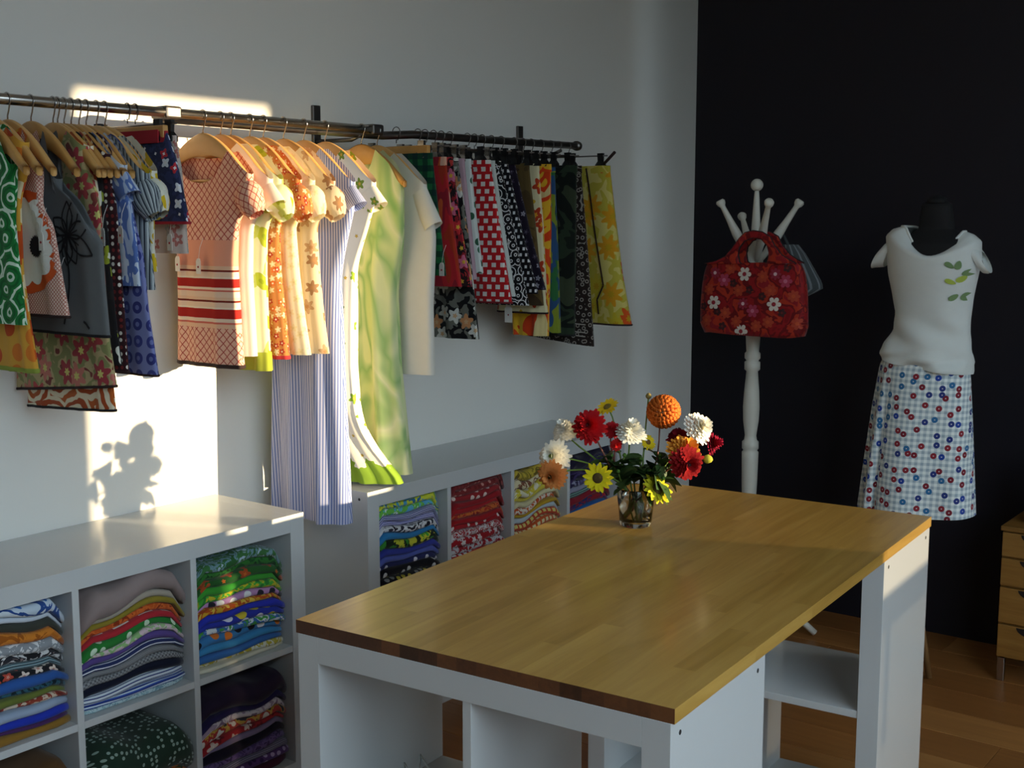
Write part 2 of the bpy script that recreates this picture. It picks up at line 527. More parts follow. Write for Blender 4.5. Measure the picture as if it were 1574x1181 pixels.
# ------------------------------------------------------------------ work table
TX, TY, TA = 2.0116, 1.6274, math.radians(3.97)
TH, ST = 0.8282, 0.0258
def tpos(u, v): return (TX - u * math.cos(TA) - v * math.sin(TA), TY + v * math.cos(TA) - u * math.sin(TA), 0)
cube_unit('cube_shelf', 'white open-backed cube shelf carrying the near end of the worktop', tpos(0, 0), TA, 2, 2, 0.3984, '-y', total_w=0.797, lift=TH - 0.79)
cube_unit('cube_shelf', 'white open-backed cube shelf under the far end of the worktop, sunlight on its side', tpos(0, 1.1444), TA, 2, 2, 0.3984, '-y', total_w=0.797, lift=TH - 0.79)
wt = thing('worktop', 'thick varnished butcher-block worktop laid across two white cube shelves', 'worktop', tpos(0, 0), TA)
wt.location.z = TH
SW, SL = 0.809, 1.532
nrows = 19
rng = random.Random(11)
for r in range(nrows):
    xw0 = 0.0058 - SW + r * SW / nrows; xw1 = xw0 + SW / nrows
    v = 0.0
    first = True
    while v < SL - 1e-6:
        L = rng.uniform(0.22, 0.62) if not first else rng.uniform(0.12, 0.6)
        if SL - (v + L) < 0.12: L = SL - v
        me = box_mesh(xw0, xw1, v + 0.0018, v + L + 0.0018, 0, ST, 0.0, [BENCH, BENCHEND], 'stave')
        for p in me.polygons:
            if abs(p.normal.y) > 0.9: p.material_index = 1
        if (r == 0 or r == nrows - 1) or first or v + L >= SL - 1e-6: pass
        link('stave', me, wt)
        v += L; first = False

# ------------------------------------------------------------------ clothes rail
XR, ZR, RR = 0.20, 1.905, 0.0135
def rail_y(px): return atX(px, 149 + 0.0792 * px, XR).y
rail = thing('clothes_rail', 'long chrome clothes rail of two overlapping tubes fixed to the white wall', 'clothes rail', (XR, 2.5, ZR))
yA1, yB0, yB1 = rail_y(583), rail_y(262), rail_y(884)
def rl(y): return y - 2.5
tube('rail_tube', [(0.0, rl(0.7), 0.0), (0.0, rl(2.0), 0), (0.0, rl(yA1), 0.0)], RR, CHROME, rail, 14)
tube('rail_tube', [(-0.034, rl(yB0), -0.012), (-0.034, rl(yA1) + 0.05, -0.012), (-0.004, rl(yA1) + 0.16, -0.004), (0.0, rl(yB1), 0.004)], RR, DARKMETAL, rail, 14)
for yy, m in ((yB0, DARKMETAL), (yA1 - 0.02, DARKMETAL)):
    box('clamp', -0.052, 0.0165, rl(yy) - 0.026, rl(yy) + 0.026, -0.016, 0.0175, m, rail, 0.006)
for k in range(2):
    V, F = lathe_data([(RR + 0.004, -0.012), (RR + 0.006, 0.0), (RR + 0.004, 0.012)], 14)
    R = Matrix.Rotation(PI / 2, 4, 'X')
    part('end_ring', [R @ Vector(v) + Vector((0, rl(yB1) + 0.012 if k else rl(0.7), 0.004 if k else 0)) for v in V], F, DARKMETAL, rail)
for px in (-90, 487, 800):
    yb = atX(px, 190, XW + 0.01).y
    br = box('wall_bracket', XW - XR, XW - XR + 0.012, rl(yb) - 0.017, rl(yb) + 0.017, -0.09, 0.085, DARKMETAL, rail, 0.003)
    tube('bracket_arm', [(XW - XR + 0.01, rl(yb), -0.03), (-0.06, rl(yb), -0.03), (-0.02, rl(yb), -0.016)], 0.007, DARKMETAL, br, 8)

# ------------------------------------------------------------------ hangers
HH = 0.196
def hang_top(x):
    a = abs(x) / HH
    return -0.060 - 0.150 * (math.sqrt(a * a + 0.035) - 0.187) + 0.010 * math.sin(PI * min(a, 1)) ** 2
def hook_pts(z0):
    pts = [(0, 0, z0), (0, 0, z0 + 0.012), (0.006, 0, -0.040)]
    for i in range(9):
        a = math.radians(-50 + i * 28)
        pts.append((0.0165 * math.cos(a), 0, 0.0165 * math.sin(a) - 0.0145))
    return pts
def _hanger_mesh():
    V, F = [], []
    n = 28
    for i in range(n + 1):
        x = (-HH + 2 * HH * i / n) * 0.94
        zt = hang_top(x)
        a = abs(x) / HH
        h = 0.046 * (1 - a) ** 1.6 + 0.020 + 0.004 * math.sin(a * PI)
        d = 0.0055 + 0.003 * a
        for (dy, z) in ((-d, zt - 0.004), (-d * 0.5, zt), (d * 0.5, zt), (d, zt - 0.004), (d, zt - h + 0.004), (d * 0.5, zt - h), (-d * 0.5, zt - h), (-d, zt - h + 0.004)):
            V.append((x, dy - 0.004 * a * a, z))
    for i in range(n):
        for k in range(8):
            F.append((i * 8 + k, i * 8 + (k + 1) % 8, (i + 1) * 8 + (k + 1) % 8, (i + 1) * 8 + k))
    F.append(tuple(range(8))); F.append(tuple(n * 8 + k for k in range(8))[::-1])
    return mesh('hanger_body', V, F, None, True, [HANGWOOD])
HB = _hanger_mesh()
_v, _f = tube_data(hook_pts(-0.064), 0.0018, 6); HOOK = mesh('hook', _v, _f, None, True, [CHROME])
_v, _f = tube_data([(-HH * 0.86, -0.008, -0.192), (0, -0.004, -0.190), (HH * 0.86, -0.008, -0.192)], 0.0048, 8); HBAR = mesh('bar', _v, _f, None, True, [HANGWOOD])
_v, _f = tube_data(hook_pts(-0.05), 0.0016, 6); HOOK2 = mesh('hook', _v, _f, None, True, [DARKMETAL])
def wood_hanger(y, label, rz=0.0, bar=False):
    o = thing('wooden_hanger', label, 'hanger', (XR, y, ZR + RR), rz, 'wooden hangers on the rail')
    link('hanger_body', HB, o); link('hook', HOOK, o)
    if bar: link('trouser_bar', HBAR, o)
    return o
def clip_hanger(y, label, hw, dark=True, rz=0.0, wooden=False):
    o = thing('clip_hanger', label, 'hanger', (XR, y, ZR + RR), rz, 'clip hangers on the rail')
    link('hook', HOOK2, o)
    if wooden:
        box('clamp_bar', -hw - 0.02, hw + 0.02, -0.008, 0.008, -0.092, -0.06, HANGWOOD, o, 0.003)
    else:
        tube('rod', [(-hw - 0.02, 0, -0.055), (hw + 0.02, 0, -0.055)], 0.0028, DARKMETAL, o, 6)
    m = BLACKPL if dark else CHROME
    for s in (-1, 1):
        V = []; F = []
        x0 = s * (hw - 0.01)
        prof = [(-0.016, -0.045), (0.016, -0.045), (0.013, -0.075), (0.022, -0.088), (0.022, -0.1), (-0.022, -0.1), (-0.022, -0.088), (-0.013, -0.075)]
        for dy in (-0.008, 0.008):
            for (a, z) in prof: V.append((x0 + a * 0.8, dy * (1.4 if z < -0.08 else 0.7), z))
        n = len(prof)
        F.append(tuple(range(n))); F.append(tuple(range(n, 2 * n))[::-1])
        for k in range(n): F.append((k, k + n, (k + 1) % n + n, (k + 1) % n))
        part('clip', V, F, m, o, None, False)
    return o

# ------------------------------------------------------------------ garments
def edge_profile(y, pts):
    """side-edge pixels of the room-side silhouette -> [(z, half width)] with z relative to the rail top"""
    out = []
    for (px, py) in pts:
        p = atY(px, py, y)
        out.append((p.z - (ZR + RR), p.x - XR))
    return sorted(out)

def sg(v, e): return math.copysign(abs(v) ** e, v)

def garment(name, label, cat, y, mat, prof, zb, top='shoulder', hw0=None, neck=0.075, drop=0.07, dep=0.018, fold=0.006, nf=7, ph=0.0,
            hem=None, hemh=0.008, group=None, rz=0.0, zt=-0.085, n=56, rows=22, armcut=0.0, slant=0.0, sway=0.0, sleeve=None, ripple_top=0.25):
    o = thing(name, label, cat, (XR, y, ZR + RR), rz, group)
    LEFT = XR - XW - 0.012
    def hw(z, s):
        w = interp(prof, z)
        return min(w, LEFT) if s < 0 else w
    hw_top = hw0 if hw0 is not None else HH + 0.006
    def ztop(s, frontside):
        if top == 'waist': return zt
        x = s * hw_top
        if abs(x) < neck:
            e = hang_top(neck) + 0.004
            dr = drop if frontside else 0.018
            q = abs(x) / neck
            return e - dr * (1 - q ** 2.4)
        z = hang_top(min(abs(x), HH)) + 0.007 - max(0, abs(x) - HH) * 1.5
        if armcut and abs(s) > 0.72: z -= armcut * smoothstep(0.72, 1.0, abs(s))
        return z
    def P(j, i, off=0.0):
        a = 2 * PI * i / n
        ca, sa = math.cos(a), math.sin(a)
        s = sg(ca, 0.75); q = sg(sa, 0.6)
        t = j / rows
        zt_ = ztop(s, sa < 0)
        zbt = zb + slant * s
        z = zt_ + (zbt - zt_) * t
        if top == 'waist': wr = hw(z, s)
        else:
            f = smoothstep(0.0, 0.30, t)
            wr = hw_top * (1 - f) + hw(z, s) * f
            if armcut: wr = hw_top * (1 - smoothstep(0.12, 0.42, t)) + hw(z, s) * smoothstep(0.12, 0.42, t)
            if s < 0: wr = min(wr, LEFT)
        d = dep * (0.45 + 0.55 * smoothstep(0, 0.5, t)) + 0.004
        if top != 'waist': d = (0.013 + 0.012 * abs(s)) + (max(d, 0.013) - (0.013 + 0.012 * abs(s))) * smoothstep(0, 0.3, t)
        env = ripple_top + (1 - ripple_top) * t
        rp = fold * env * (math.sin(nf * s * 1.9 + ph) + 0.5 * math.sin(nf * s * 4.1 + 2 * ph + 1.0))
        if sway: rp += sway * smoothstep(0.72, 1.0, t) * (0.25 + 0.75 * (s + 1) / 2)
        return Vector((s * (wr + off), q * (d + off) + rp, z))
    V, F, uv = [], [], []
    for j in range(rows + 1):
        acc = 0
        prev = None
        for i in range(n + 1):
            p = P(j, i)
            if prev is not None: acc += (p.xy - prev.xy).length
            prev = p
            V.append(p); uv.append((acc, p.z))
        c0 = uv[j * (n + 1) + 3 * n // 4][0]
        for i in range(n + 1): uv[j * (n + 1) + i] = (uv[j * (n + 1) + i][0] - c0 + 5.0, uv[j * (n + 1) + i][1])
    N = n + 1
    for j in range(rows):
        for i in range(n): F.append((j * N + i, (j + 1) * N + i, (j + 1) * N + i + 1, j * N + i + 1))
    body = part('body', V, F, mat, o, uv)
    if hem:
        V, F = [], []
        for (dz, off) in ((hemh, 0.0015), (0.0, 0.003), (-0.003, 0.001)):
            for i in range(n + 1):
                p = P(rows, i, off); p.z += dz; V.append(p)
        for j in range(2):
            for i in range(n): F.append((j * N + i, (j + 1) * N + i, (j + 1) * N + i + 1, j * N + i + 1))
        part('hem', V, F, hem, o)
    if top == 'waist':
        V, F = [], []
        for (j, dz, off) in ((0, 0.0, 0.002), (0, -0.028, 0.003)):
            for i in range(n + 1):
                p = P(0, i, off); p.z += dz; V.append(p)
        for i in range(n): F.append((i, N + i, N + i + 1, i + 1))
        part('waistband', V, F, hem if hem and sleeve == 'band' else mat, o, [(v.x, v.z) for v in V])
    if sleeve in ('puff', 'cap', 'tee'):
        for sd in (1, -1):
            k_ = 1.0 if sd > 0 else 0.35
            x0 = sd * (hw_top - 0.028); z0 = hang_top(hw_top) - 0.024
            ln = {'puff': 0.085, 'cap': 0.06, 'tee': 0.115}[sleeve]
            dx, dz = (0.42 * k_, -0.9) if sleeve != 'cap' else (0.6 * k_, -0.75)
            V, F, uv = [], [], []
            m_ = 24; R_ = 9
            for j in range(R_ + 1):
                t = j / R_
                cx = x0 + sd * dx * ln * t * 1.25 ; cz = z0 + dz * ln * t
                if sleeve == 'puff': rv = 0.046 + 0.024 * math.sin(PI * t ** 0.8) - 0.010 * t; ry = 0.017 + 0.014 * math.sin(PI * t ** 0.8)
                elif sleeve == 'cap': rv = 0.052 - 0.006 * t; ry = 0.016 + 0.008 * t
                else: rv = 0.062 - 0.004 * t; ry = 0.018 + 0.006 * t
                ax = Vector((0.80 * sd * k_, 0, 0.45))
                for i in range(m_ + 1):
                    a = 2 * PI * i / m_
                    g = 1 + (0.10 * math.sin(a * 9 + j) * t if sleeve == 'puff' else 0)
                    p = Vector((cx, 0, cz)) + ax * (rv * math.cos(a) * g * (0.75 if sleeve != 'tee' else 0.62)) + Vector((0, ry * math.sin(a) * g, 0))
                    if p.x < -LEFT: p.x = -LEFT
                    V.append(p); uv.append((a * 0.045, t * ln))
            for j in range(R_):
                for i in range(m_): F.append((j * (m_ + 1) + i, j * (m_ + 1) + i + 1, (j + 1) * (m_ + 1) + i + 1, (j + 1) * (m_ + 1) + i))
            part('sleeve', V, F, mat, o, uv)
    o['_f'] = 0
    del o['_f']
    return o, body

def price_tag(o, x, z, ydir=-0.03, tilt=0.1, w=0.022, h=0.042):
    V = [(x - w / 2, ydir, z), (x + w / 2, ydir - tilt * w, z), (x + w / 2, ydir - tilt * w, z + h * 0.82), (x + w / 4, ydir, z + h), (x - w / 4, ydir, z + h), (x - w / 2, ydir, z + h * 0.82)]
    V2 = [(a, b + 0.001, c) for a, b, c in V]
    n = 6
    F = [tuple(range(n))[::-1], tuple(range(n, 2 * n))] + [(k, (k + 1) % n, (k + 1) % n + n, k + n) for k in range(n)]
    t = part('price_tag', V + V2, F, TAGW, o, None, False)
    tube('string', [(x, ydir, z + h * 0.9), (x + 0.003, ydir + 0.004, z + h + 0.03), (x + 0.008, ydir + 0.012, z + h + 0.055)], 0.0007, TAGW, t, 4)
    d, f = lathe_data([(0.003, -0.0004), (0.003, 0.0004)], 8)
    R = Matrix.Rotation(PI / 2, 4, 'X')
    part('printed_dot', [R @ Vector(v) + Vector((x, ydir - 0.0018, z + h * 0.45)) for v in d], f, plain('#a02028', 0.8), t)
    return t

def project_print(name, target, parent, polys, mat, direction, offset=0.0012, mw=None, base=None):
    """polys: list of lists of local 3D points before projection, dropped along `direction` on the target mesh: flat print that follows the cloth"""
    me = target.data
    bvh = BVHTree.FromPolygons([v.co.copy() for v in me.vertices], [tuple(p.vertices) for p in me.polygons])
    d = Vector(direction).normalized()
    V, F = [], []
    for poly in polys:
        b = len(V); ok = True; tmp = []
        for p in poly:
            loc, nor, idx, dist = bvh.ray_cast(Vector(p) - d * 0.6, d, 2.0)
            if loc is None: ok = False; break
            if nor.dot(d) > 0: nor = -nor
            tmp.append(loc + nor * offset - d * offset)
        if not ok: continue
        V += tmp
        F.append(tuple(range(b, b + len(tmp))))
    if not F: return None
    bm = bmesh.new()
    vs = [bm.verts.new(v) for v in V]
    for f in F: bm.faces.new([vs[i] for i in f])
    bmesh.ops.remove_doubles(bm, verts=bm.verts, dist=2e-5)
    me2 = bpy.data.meshes.new(name); bm.to_mesh(me2); bm.free()
    me2.materials.append(mat)
    return link(name, me2, parent)

def fan(cx, cz, pts, y=0.0):
    """triangles around a centre, for prints that bend with the cloth"""
    out = []
    NR = max(1, int(max(math.hypot(p[0] - cx, p[1] - cz) for p in pts) / 0.012))
    L_ = lambda p, t: (cx + (p[0] - cx) * t, y, cz + (p[1] - cz) * t)
    for a, b in zip(pts, pts[1:]):
        out.append([(cx, y, cz), L_(a, 1 / NR), L_(b, 1 / NR)])
        for k in range(1, NR): out.append([L_(a, k / NR), L_(a, (k + 1) / NR), L_(b, (k + 1) / NR), L_(b, k / NR)])
    return out
BLACKTRIM = plain('#141114', 0.85, name='bias_binding')
BROWNTRIM = plain('#2b1614', 0.85, name='bias_binding_brown')
def gz(y, px, py): return atY(px, py, y).z - (ZR + RR)

# --- sunlit group -----------------------------------------------------------
def pink_mat():
    m, nt, b = base_mat('fabric_pink_lattice', 0.9, spec=0.15)
    v = coords(nt, 'UV', 1.0); u, w = sep(nt, v)
    def lat(s, wd):
        a = M(nt, 'LESS_THAN', fract(nt, M(nt, 'MULTIPLY', M(nt, 'ADD', u, w), s)), wd)
        c = M(nt, 'LESS_THAN', fract(nt, M(nt, 'MULTIPLY', M(nt, 'SUBTRACT', u, w), s)), wd)
        return M(nt, 'MAXIMUM', a, c)
    col = mixc(nt, lat(42.0, 0.15), S('#f0bfa4'), S('#b8473f'))
    # woven bands across the lower third (v is the height below the rail)
    z = M(nt, 'MULTIPLY', w, -1.0)
    f = M(nt, 'DIVIDE', M(nt, 'SUBTRACT', z, 0.42), 0.17)
    band = ramp(nt, f, [(0, S('#f0c9a8')), (0.06, S('#7a2a22')), (0.09, S('#f2d4b8')), (0.17, S('#f7e4cc')), (0.20, S('#b02a24')), (0.34, S('#f4dcc0')), (0.38, S('#d87060')), (0.41, S('#f2d4b8')),
                        (0.50, S('#f0c9a8')), (0.55, S('#7a2a22')), (0.58, S('#f2d4b8')), (0.66, S('#f7e4cc')), (0.69, S('#b02a24')), (0.84, S('#f4dcc0')), (0.90, S('#d87060')), (0.93, S('#f0c4a2'))])
    inb = M(nt, 'MULTIPLY', M(nt, 'GREATER_THAN', z, 0.42), M(nt, 'LESS_THAN', z, 0.59))
    flat = M(nt, 'MULTIPLY', M(nt, 'GREATER_THAN', z, 0.35), M(nt, 'LESS_THAN', z, 0.42))
    col = mixc(nt, flat, col, S('#f0a98c'))
    col = mixc(nt, inb, col, band)
    nt.links.new(col, b.inputs['Base Color'])
    return m
WT = 'hung on the rail'
GT = 'blouses and dresses on wooden hangers'
def G(name, label, cat, h, mat, pts, bottom, **k):
    y = rail_y(h)
    prof = edge_profile(y, pts)
    zb = gz(y, *bottom)
    k.setdefault('group', None)
    return garment(name, label, cat, y, mat, prof, zb, **k)
def HN(h, what, **k): return wood_hanger(rail_y(h), 'curved pale wooden hanger carrying the ' + what, **k)

o, b = G('peasant_blouse', 'pink lattice peasant blouse with red woven bands, front of the sunlit row', 'blouse', 311, pink_mat(),
      [(391, 270), (366, 330), (362, 400), (366, 480), (372, 566)], (372, 566), sleeve='puff', hem=BROWNTRIM, neck=0.115, drop=0.085, dep=0.02, fold=0.004, nf=5, hw0=0.192)
price_tag(o, 0.005, gz(rail_y(311), 282, 419), -0.034); price_tag(o, -0.085, gz(rail_y(311), 245, 415), -0.034)
HN(311, 'pink lattice blouse', bar=True)
def leaf_poly(cx, cz, L, w, a, y=0.0):
    pts = []
    for i in range(13):
        t = 2 * PI * i / 12
        lx = L * math.cos(t); wz = w * math.sin(t) * (1 - 0.25 * math.cos(t))
        pts.append((cx + lx * math.cos(a) - wz * math.sin(a), cz + lx * math.sin(a) + wz * math.cos(a)))
    return fan(cx, cz, pts, y)
o, b = G('blouse', 'plain white cotton blouse just behind the pink lattice blouse', 'blouse', 338, cloth('plain', '#efe9da #e6dcc6', thin=0.2),
      [(420, 280), (388, 330), (386, 420), (390, 490), (393, 548)], (393, 548), sleeve='cap', dep=0.018)
HN(338, 'plain white blouse')
LIME = cloth('floral', '#e8ecc4 #9fb12c #b5c437 #c9d36a', 14, petals=2, r=0.42, rnd=0.9, thin=0.2)
o, b = G('blouse', 'lime and cream leaf-print blouse with puffed lime sleeve', 'blouse', 354, LIME,
      [(432, 290), (410, 330), (408, 420), (411, 500), (415, 569)], (415, 569), sleeve='puff', hem=cloth('plain', '#a9b43a'), hemh=0.05, dep=0.018)
HN(354, 'lime leaf-print blouse')
o, b = G('blouse', 'orange and red small-flower blouse with a red hem', 'blouse', 383, cloth('floral', '#c98046 #f2dcc0 #b23a2a #e9cfa6 #d1662f', 48, r=0.45, thin=0.15),
      [(455, 285), (428, 330), (430, 420), (438, 490), (443, 551)], (443, 551), sleeve='puff', hem=plain('#b3262c', 0.85), dep=0.018)
HN(383, 'orange and red flowered blouse')
o, b = G('blouse', 'cream blouse with a gathered puff sleeve in full sun', 'blouse', 404, cloth('floral', '#f1e8c8 #e3d59a #ece0b0', 30, r=0.35, thin=0.25),
      [(474, 300), (452, 340), (458, 420), (467, 490), (476, 546)], (476, 546), sleeve='puff', dep=0.02)
HN(404, 'cream puff-sleeved blouse')
o, b = G('blouse', 'beige blouse with faded brown flowers beside the striped dress', 'blouse', 435, cloth('floral', '#e6d3b0 #b98a5c #c7a27a #ad8560', 16, petals=6, r=0.36, thin=0.2),
      [(500, 285), (484, 330), (488, 420), (495, 490), (502, 544)], (502, 544), sleeve='puff', dep=0.02, ph=1)
HN(435, 'beige flowered blouse')
o, b = G('dress', 'long lilac-blue pinstriped dress hanging between the two cubby shelves', 'dress', 466, cloth('stripe_u', '#c9cbe4 #5f74b5 #9aa8d6 #d2d4ea', 110, thin=0.15),
      [(540, 290), (522, 350), (520, 430), (525, 600), (530, 700), (534, 806)], (532, 806), sleeve='cap', dep=0.036, fold=0.014, nf=4, ph=0.6, rows=34)
HN(466, 'lilac pinstriped dress')
def border_mat():
    m, nt, bb = base_mat('fabric_cream_border', 0.9, spec=0.15)
    base = pattern(nt, 'floral', '#f3ecd8 #d7b24c #8fae3a #f3ecd8 #7f9a3c #f3ecd8'.split(), 14, dict(r=0.26, rnd=0.9))
    v = coords(nt, 'UV', 1.0); u, w = sep(nt, v)
    nz = noise(nt, v, 30, 2)
    f = M(nt, 'LESS_THAN', M(nt, 'ADD', w, M(nt, 'MULTIPLY', nz, 0.10)), -1.0)
    col = mixc(nt, f, base, S('#8fb03a'))
    nt.links.new(col, bb.inputs['Base Color'])
    return m
BORDER = border_mat()
y9 = rail_y(499)
prof9 = edge_profile(y9, [(574, 285), (552, 330), (545, 420), (543, 560), (548, 630)])
for (px, py, dy) in ((558, 670, 0.03), (572, 695, 0.06), (592, 718, 0.09), (612, 742, 0.105)):
    p9 = atY(px, py, y9 + dy); prof9.append((p9.z - (ZR + RR), p9.x - XR))
o, b = garment('dress', 'cream dress with a green floral border, its hem spilling onto the cubby shelf', 'dress', y9, BORDER, sorted(prof9), 0.806 - (ZR + RR), sleeve='cap', dep=0.03, fold=0.011, nf=5, rows=44, sway=0.115)
HN(499, 'cream bordered dress')
GREEN = cloth('splotch', '#8fbf74 #c2d894 #eef0c4 #dde8ac #a4c886 #e6ecbc', (7, 3.0, 1), interp='LINEAR', range=(0.3, 0.7), thin=0.25)
o, b = G('dress', 'long watery green and yellow dress beside the white T-shirt', 'dress', 555, GREEN,
      [(628, 262), (612, 330), (606, 420), (612, 560), (622, 660), (629, 730)], (629, 730), armcut=0.03, hw0=0.17, neck=0.07, drop=0.09, dep=0.035, fold=0.014, nf=4, rows=30)
HN(555, 'long green dress')
o, b = G('t_shirt', 'white T-shirt with a pale yellow print at the end of the sunlit row', 't-shirt', 579, cloth('plain', '#e9e6dc #dddacf', thin=0.15),
      [(672, 300), (668, 380), (664, 470), (666, 577)], (666, 577), sleeve='tee', dep=0.024, fold=0.006, nf=4)
YP = plain('#dcc04a', 0.9)
project_print('printed_motif', b, o, sum([leaf_poly(0.07 + 0.02 * math.sin(i), -0.30 - 0.035 * i, 0.024, 0.012, 0.5 + i) for i in range(5)], []), YP, (0, 1, 0))
HN(579, 'white T-shirt')

# --- shaded group beside the pink blouse ------------------------------------
def L(name, label, cat, h, mat, pts, bottom, **k):
    k.setdefault('dep', 0.010); k.setdefault('fold', 0.0025)
    return G(name, label, cat, h, mat, pts, bottom, **k)
o, b = L('dress', 'emerald dress with white scroll print at the picture edge', 'dress', -32, cloth('rings', '#1f7a3a #cfe6d2 #1f7a3a #18632f', 17, n=2.6, rnd=0.8, warp=0.3),
      [(22, 260), (20, 290), (22, 340), (30, 420), (40, 500)], (40, 500), hw0=0.13, armcut=0.05, neck=0.06)
HN(-32, 'emerald scroll-print dress')
o, b = L('dress', 'orange and yellow dotted dress showing below the emerald dress', 'dress', -12, cloth('dots', '#d8a13c #c8501e #e8d9b0 #d97a2a', 18, r=0.38, rnd=0.7),
      [(36, 262), (30, 300), (34, 420), (46, 500), (58, 572)], (56, 572), hw0=0.13, hem=plain('#8a9a3a', .9))
HN(-12, 'orange dotted dress')
PATCH = cloth('lattice', '#e8cfc0 #b06a5c', 110, w=0.3)
o, b = L('dress', 'patchwork dress with one huge white daisy on orange', 'dress', 10, PATCH,
      [(52, 262), (56, 300), (80, 340), (92, 410), (107, 492)], (107, 488), hw0=0.125, armcut=0.07, neck=0.085, drop=0.12, hem=BROWNTRIM, hemh=0.004)
yy = rail_y(10); c = atY(52, 372, yy); cx, cz = c.x - XR, c.z - (ZR + RR)
def ring(r, k, n, cx=cx, cz=cz, a0=0.0):
    return [(cx + r * (1 + k * abs(math.sin(n * (a0 + 2 * PI * i / 96) / 2))) * math.cos(2 * PI * i / 96), cz + r * (1 + k * abs(math.sin(n * (a0 + 2 * PI * i / 96) / 2))) * math.sin(2 * PI * i / 96)) for i in range(97)]
project_print('daisy_backing', b, o, fan(cx, cz, ring(0.118, 0.02, 14)), plain('#d5571c', 0.9), (0, 1, 0), 0.0010)
project_print('daisy_petals', b, o, fan(cx, cz, ring(0.090, 0.16, 13)), plain('#e6e6df', 0.9), (0, 1, 0), 0.0018)
project_print('daisy_center', b, o, fan(cx + 0.035, cz - 0.01, ring(0.022, 0.2, 20, cx + 0.035, cz - 0.01)), plain('#17161c', 0.9), (0, 1, 0), 0.0026)
c = atY(92, 470, yy)
project_print('dotted_panel', b, o, [[(x, 0, z), (x + .03, 0, z), (x + .03, 0, z - .05), (x, 0, z - .05)] for x in [c.x - XR - 0.16 + 0.03 * i for i in range(5)] for z in (c.z - ZR - RR - 0.0,)],
      cloth('lattice', '#dfe2e0 #2c4a5a', 70, w=0.35), (0, 1, 0), 0.001)
price_tag(o, atY(82, 380, yy).x - XR, gz(yy, 82, 385), -0.03)
HN(10, 'daisy patchwork dress')
FLO = cloth('floral', '#8c8f5c #d8d27a #b5484a #c97a6c #a33c44', 13, petals=6, r=0.46, rnd=0.8, bg=['#b9a77a', '#7b3a34'])
o, b = L('dress', 'long dusty red and green flowered dress showing below the grey top', 'dress', 80, FLO,
      [(150, 270), (152, 300), (158, 400), (167, 520), (180, 606)], (180, 607), hw0=0.13, hem=BROWNTRIM, hemh=0.004, slant=0.02)
HN(80, 'red and green flowered dress')
RUST = cloth('rings', '#a8481c #e3d3b4 #b65a24 #e8dcc0', 9, n=2.2, rnd=0.6, warp=0.5)
o, b = L('dress', 'rust and cream scroll-print dress, longest of the shaded row', 'dress', 87, RUST,
      [(152, 270), (154, 300), (158, 400), (167, 540), (178, 640)], (178, 638), hw0=0.13, hem=BLACKTRIM, hemh=0.004, slant=0.01)
HN(87, 'rust scroll-print dress')
GREY = cloth('plain', '#6c7072 #5e6264')
o, b = L('sleeveless_top', 'charcoal sleeveless top embroidered with one large black flower', 'top', 46, GREY,
      [(112, 250), (124, 280), (150, 305), (156, 360), (160, 430), (168, 518)], (168, 518), hw0=0.105, armcut=0.10, neck=0.075, drop=0.10, hem=BLACKTRIM, hemh=0.004)
yy = rail_y(46); c = atY(112, 362, yy); cx, cz = c.x - XR, c.z - (ZR + RR)
lines = []
def stroke(pts, w):
    for (x0, z0), (x1, z1) in zip(pts, pts[1:]):
        d = Vector((x1 - x0, z1 - z0)); nrm = Vector((-d.y, d.x)).normalized() * w
        lines.append([(x0 + nrm.x, 0, z0 + nrm.y), (x1 + nrm.x, 0, z1 + nrm.y), (x1 - nrm.x, 0, z1 - nrm.y), (x0 - nrm.x, 0, z0 - nrm.y)])
for i in range(9):
    a = 0.3 + i * 2 * PI / 9 + 0.15 * math.sin(i * 2.3)
    Lp = 0.085 + 0.02 * math.sin(i * 1.7)
    for sd in (-1, 1):
        pts = []
        for k in range(9):
            t = k / 8
            wv = sd * 0.020 * math.sin(PI * t)
            pts.append((cx + math.cos(a) * Lp * t - math.sin(a) * wv, cz + math.sin(a) * Lp * t + math.cos(a) * wv))
        stroke(pts, 0.0024)
    stroke([(cx + math.cos(a) * Lp * t, cz + math.sin(a) * Lp * t) for t in (0.1, 0.5)], 0.0018)
stroke([(cx - 0.02 + 0.02 * math.sin(k * .5), cz - 0.0 - 0.03 * k) for k in range(9)], 0.003)
project_print('embroidered_flower', b, o, lines, BLACKTRIM, (0, 1, 0), 0.0015)
lines = []
stroke([(cx + 0.05 + 0.012 * k, cz - 0.20 - 0.004 * k * k) for k in range(5)], 0.003)
project_print('embroidered_sprig', b, o, lines, BLACKTRIM, (0, 1, 0), 0.0015)
yy = rail_y(46)
def edge_strip(o, b, pts, w, mat, nm='armhole_binding'):
    global lines
    lines = []; stroke(pts, w)
    project_print(nm, b, o, lines, mat, (0, 1, 0), 0.0016)
edge_strip(o, b, [((s * 0.07), hang_top(0.07) + 0.0 - 0.095 * (1 - (abs(s)) ** 2.4) - 0.002) for s in [i / 12 - 1 for i in range(25)]], 0.0035, BLACKTRIM, 'neck_binding')
price_tag(o, 0.13, -0.48, -0.03)
HN(46, 'charcoal flower-embroidered top')
o, b = L('dress', 'black dress with white spots and an olive leaf print edge', 'dress', 97, cloth('floral', '#1c1a1c #d9d9c4 #8d9a2e #23201f #d8d8cc', 16, petals=3, r=0.4),
      [(156, 270), (164, 310), (168, 400), (176, 480), (186, 560)], (186, 562), hw0=0.14, armcut=0.04)
price_tag(o, atY(178, 360, rail_y(97)).x - XR - 0.01, gz(rail_y(97), 178, 378))
HN(97, 'black and olive dress')
